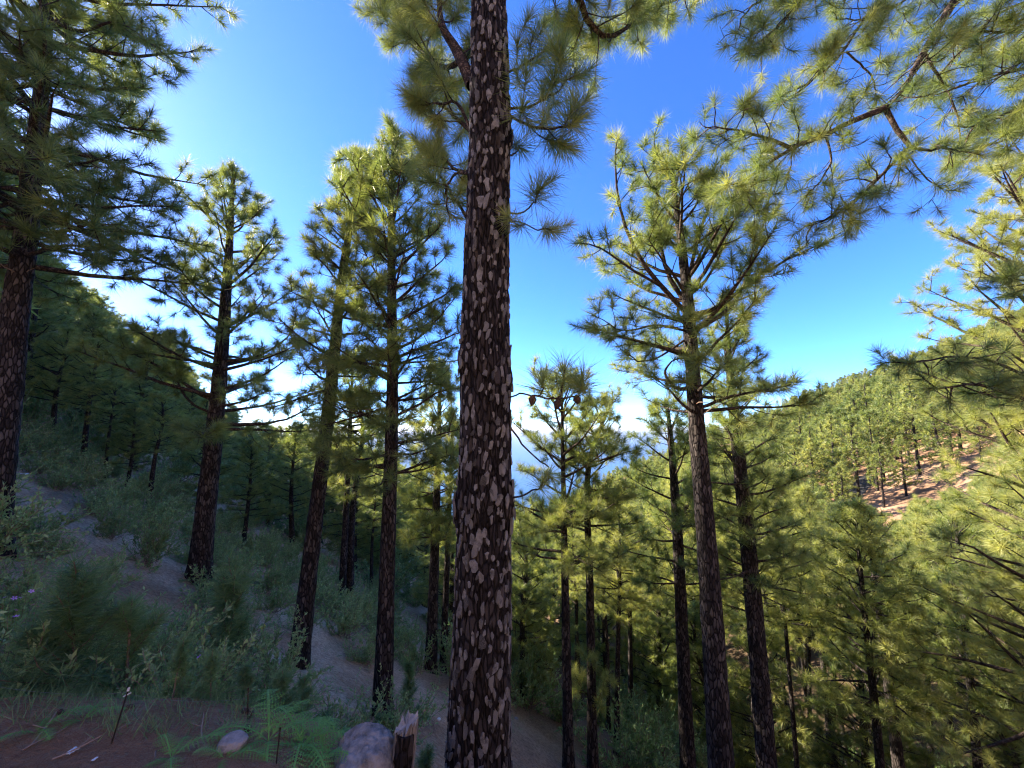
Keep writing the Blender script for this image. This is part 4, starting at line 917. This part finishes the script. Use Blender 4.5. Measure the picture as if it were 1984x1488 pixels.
d2 = gD(535, 1482); b2 = stake('thin dark steel stake standing in front of the ferns', 535, 1482, 543, 1412, d2, .004)
d3 = gD(478, 1420); b3 = stake('short steel stake among the young pines left of the ferns', 478, 1425, 481, 1335, d3 + .1, .0035)
def wire(label, A, B, sag):
    u = np.linspace(0, 1, 24)[:, None]; p = A[None] * (1 - u) + B[None] * u; p[:, 2] -= sag * 4 * (u * (1 - u))[:, 0]
    G = Geo(); G.tube(p, .0009, 5); tag(add('fence_wire', G.mesh('fence_wire', M_WIRE)), label, 'wire')
wire('thin slack wire running from left edge to the pale tipped stake', P(-60, 1318, d1 + .3), b1 - np.array([0, 0, .02]), .04)
wire('thin slack wire sloping from pale tipped stake to the short stake', b1 - np.array([0, 0, .03]), b3 - np.array([0, 0, .06]), .03)

# ------------------------------------------------------------------ flowers, scraps, twigs, litter
def flower_mesh(seed, n=5, r=.02):
    v = [(0, 0, 0)]; f = []
    for k in range(n):
        a = k * 6.283 / n
        b = len(v)
        for da, rr_, h in ((-.42, .55, .004), (-.3, 1, .006), (.3, 1, .006), (.42, .55, .004)): v.append((math.cos(a + da) * r * rr_, math.sin(a + da) * r * rr_, h))
        f.append((0, b, b + 1, b + 2, b + 3))
    return v, f
def flowers(label, px, py, D, n, spread, mat):
    c = P(px, py, D); zg = float(hgt(c[0], c[1])); t = thing('flower_plant', label, 'flower', (c[0], c[1], zg)); v, f = flower_mesh(1); pm = poly_mesh('blossom', v, f, mat)
    for k in range(n):
        h = (c[2] - zg) * rng.uniform(.85, 1.1) if c[2] - zg > .1 else rng.uniform(.2, .3); e = np.array([rng.normal(0, spread), rng.normal(0, spread), h])
        G = Geo(); G.tube(curve_pts([e[0] * .3, e[1] * .3, -.03], e - [0, 0, 0], np.linalg.norm(e), 5, .1, .05, rng) * 0 + np.linspace([e[0] * .3, e[1] * .3, -.03], e, 6), .0018, 4); add('stalk', G.mesh('stalk', M_FERN), t)
        add('blossom', pm, t, tuple(e), (rng.normal(.7, .3), rng.normal(0, .3), rng.random() * 6), rng.uniform(.8, 1.3))
flowers('cluster of mauve flowers beside the big young pine at left', 45, 1160, 4.2, 7, .07, M_PETAL)
flowers('few faded mauve flowers lower down at the left edge', 62, 1200, 4.0, 3, .05, M_PETAL)
flowers('single pink mauve flower right of the young pines', 386, 1274, 4.2, 1, .01, M_PETAL)
flowers('small yellow flowering herb on soil left of leaning pine', 510, 1222, 6.6, 4, .03, M_YFLOW)
def scrap(label, px, py, s_):
    q = on_ground(px, py); n = 7; v = []; f = []
    for a in range(n):
        for b in range(n): v.append(((a / 6 - .5) * s_, (b / 6 - .5) * s_ * .7, .02 + s_ * .22 * rng.random()))
    for a in range(n - 1):
        for b in range(n - 1): f.append((a * n + b, a * n + n + b, a * n + n + b + 1, a * n + b + 1))
    o = tag(add('paper_scrap', poly_mesh('paper_scrap', v, f, M_WHITE, True), None, tuple(q), (0, 0, rng.random() * 3)), label, 'litter'); m = o.modifiers.new('thickness', 'SOLIDIFY'); m.thickness = .002
scrap('crumpled pale scrap on the verge below the leaning stake', 140, 1466, .05); scrap('pale scrap at the top of the bare path by left trunk', 45, 922, .16); scrap('tiny pale scrap at the bottom edge of the verge', 182, 1480, .025)
tw = [(40, 1465, 'pale forked twig on the verge at bottom left'), (100, 1480, 'short pale twig near the crumpled scrap'), (245, 1415, 'curled pale twig right of the leaning stake'), (840, 1420, 'broken twig on soil left of the plated trunk'), (1010, 1360, 'fallen twig on the bank right of the plated trunk'), (720, 1385, 'twig lying before the conical pine'),
      (60, 1450, 'thin twig on the verge beside the dim fern'), (300, 1470, 'thin bent twig on the verge bottom'), (390, 1440, 'pale twig on soil behind the short stake')]
for px, py, lab in tw:
    q = on_ground(px, py); az = rng.random() * 6.28; G = Geo(); p = curve_pts([0, 0, .012], [math.cos(az), math.sin(az), .15], rng.uniform(.12, .3), 6, -.1, .25, rng); p[:, 2] = np.maximum(p[:, 2], .006); G.tube(p, np.linspace(.006, .003, 7), 5)
    p2 = curve_pts(p[3], [math.cos(az + .8), math.sin(az + .8), .2], .08, 3, 0, .2, rng); G.tube(p2, .003, 4); tag(add('twig', G.mesh('twig', M_TWIG), None, tuple(q)), lab, 'twig')
for k in range(6):
    q = on_ground(rng.uniform(20, 620), rng.uniform(1370, 1480)); tag(add('fallen_cone', cm, None, (q[0], q[1], q[2] + .02), (1.5, rng.normal(0, .3), rng.random() * 6.28), rng.uniform(.45, .7)), 'small dark cone lying on the brown verge', 'pine cone', 'fallen cones on the verge')
# fallen needles on the near ground
n = 90000; D = 1.9 * (9.5 / 1.9) ** rng.random(n); px = rng.uniform(-100, 1300, n); x = (px - 992) / FPX * D; y = D
z_ = hgt(x, y) + .006; az = rng.random(n) * 6.283; ln = rng.uniform(.08, .2, n); c, s_ = np.cos(az), np.sin(az)
e = np.stack([x + c * ln, y + s_ * ln, hgt(x + c * ln, y + s_ * ln) + .006 + rng.uniform(0, .015, n)], -1); b = np.stack([x, y, z_], -1); h = np.stack([-s_, c, 0 * c], -1) * .0022
V = np.stack([b - h, b + h, e], 1).reshape(-1, 3)
o = add('pine_needle_litter', raw_mesh('pine_needle_litter', V, np.arange(len(V)).reshape(-1, 3), M_DEAD, False, np.repeat(rng.random(n), 3))); o['kind'] = 'stuff'; o['label'] = 'fallen brown pine needles strewn on the bare soil'; o['category'] = 'needle litter'
# low dry ground cover between the shrubs
n = 4200; D = 2.7 * (15 / 2.7) ** rng.random(n); px = rng.uniform(-100, 1250, n); x = (px - 992) / FPX * D; y = D; keep = fbm(x / 1.1, y / 1.1, 61, 3) > .02; x, y = x[keep], y[keep]; n = len(x)
k = 5; x = np.repeat(x, k) + rng.normal(0, .05, n * k); y = np.repeat(y, k) + rng.normal(0, .05, n * k); n *= k; b = np.stack([x, y, hgt(x, y)], -1); ln = rng.uniform(.06, .2, n)
e = b + np.stack([rng.normal(0, .45, n), rng.normal(0, .45, n), np.full(n, .8)], -1) * ln[:, None]; h = rng.normal(0, 1, (n, 3)); h[:, 2] = 0; h = h / np.linalg.norm(h, axis=1)[:, None] * .0025
V = np.stack([b - h, b + h, e], 1).reshape(-1, 3)
o = add('ground_herbs', raw_mesh('ground_herbs', V, np.arange(len(V)).reshape(-1, 3), M_SHRUB, False, np.repeat(rng.random(n) * .8, 3))); o['kind'] = 'stuff'; o['label'] = 'thin dry herbs and grass on the slope between the shrubs'; o['category'] = 'ground cover'
print('tris', sum(sum(len(p.vertices) - 2 for p in m.polygons) if len(m.polygons) < 3000 else int(len(m.loops) - 2 * len(m.polygons)) for m in bpy.data.meshes))

# ------------------------------------------------------------------ air between here and the sea horizon
hm, hn, hout = mat_new('sea_air'); pv = hn.nodes.new('ShaderNodeVolumePrincipled'); pv.inputs['Color'].default_value = (0.93, 0.96, 1.0, 1); pv.inputs['Density'].default_value = 1.6e-5; pv.inputs['Anisotropy'].default_value = 0.35
hn.links.new(pv.outputs[0], hout.inputs['Volume'])
hx, z0, z1 = 112000.0, SEA_Z - 85.0, 95.0
hv = [(a, b, c) for c in (z0, z1) for a, b in ((-hx, -hx), (hx, -hx), (hx, hx), (-hx, hx))]
o = add('haze', poly_mesh('haze', hv, [(3, 2, 1, 0), (4, 5, 6, 7), (0, 1, 5, 4), (1, 2, 6, 5), (2, 3, 7, 6), (3, 0, 4, 7)], hm)); o['kind'] = 'stuff'
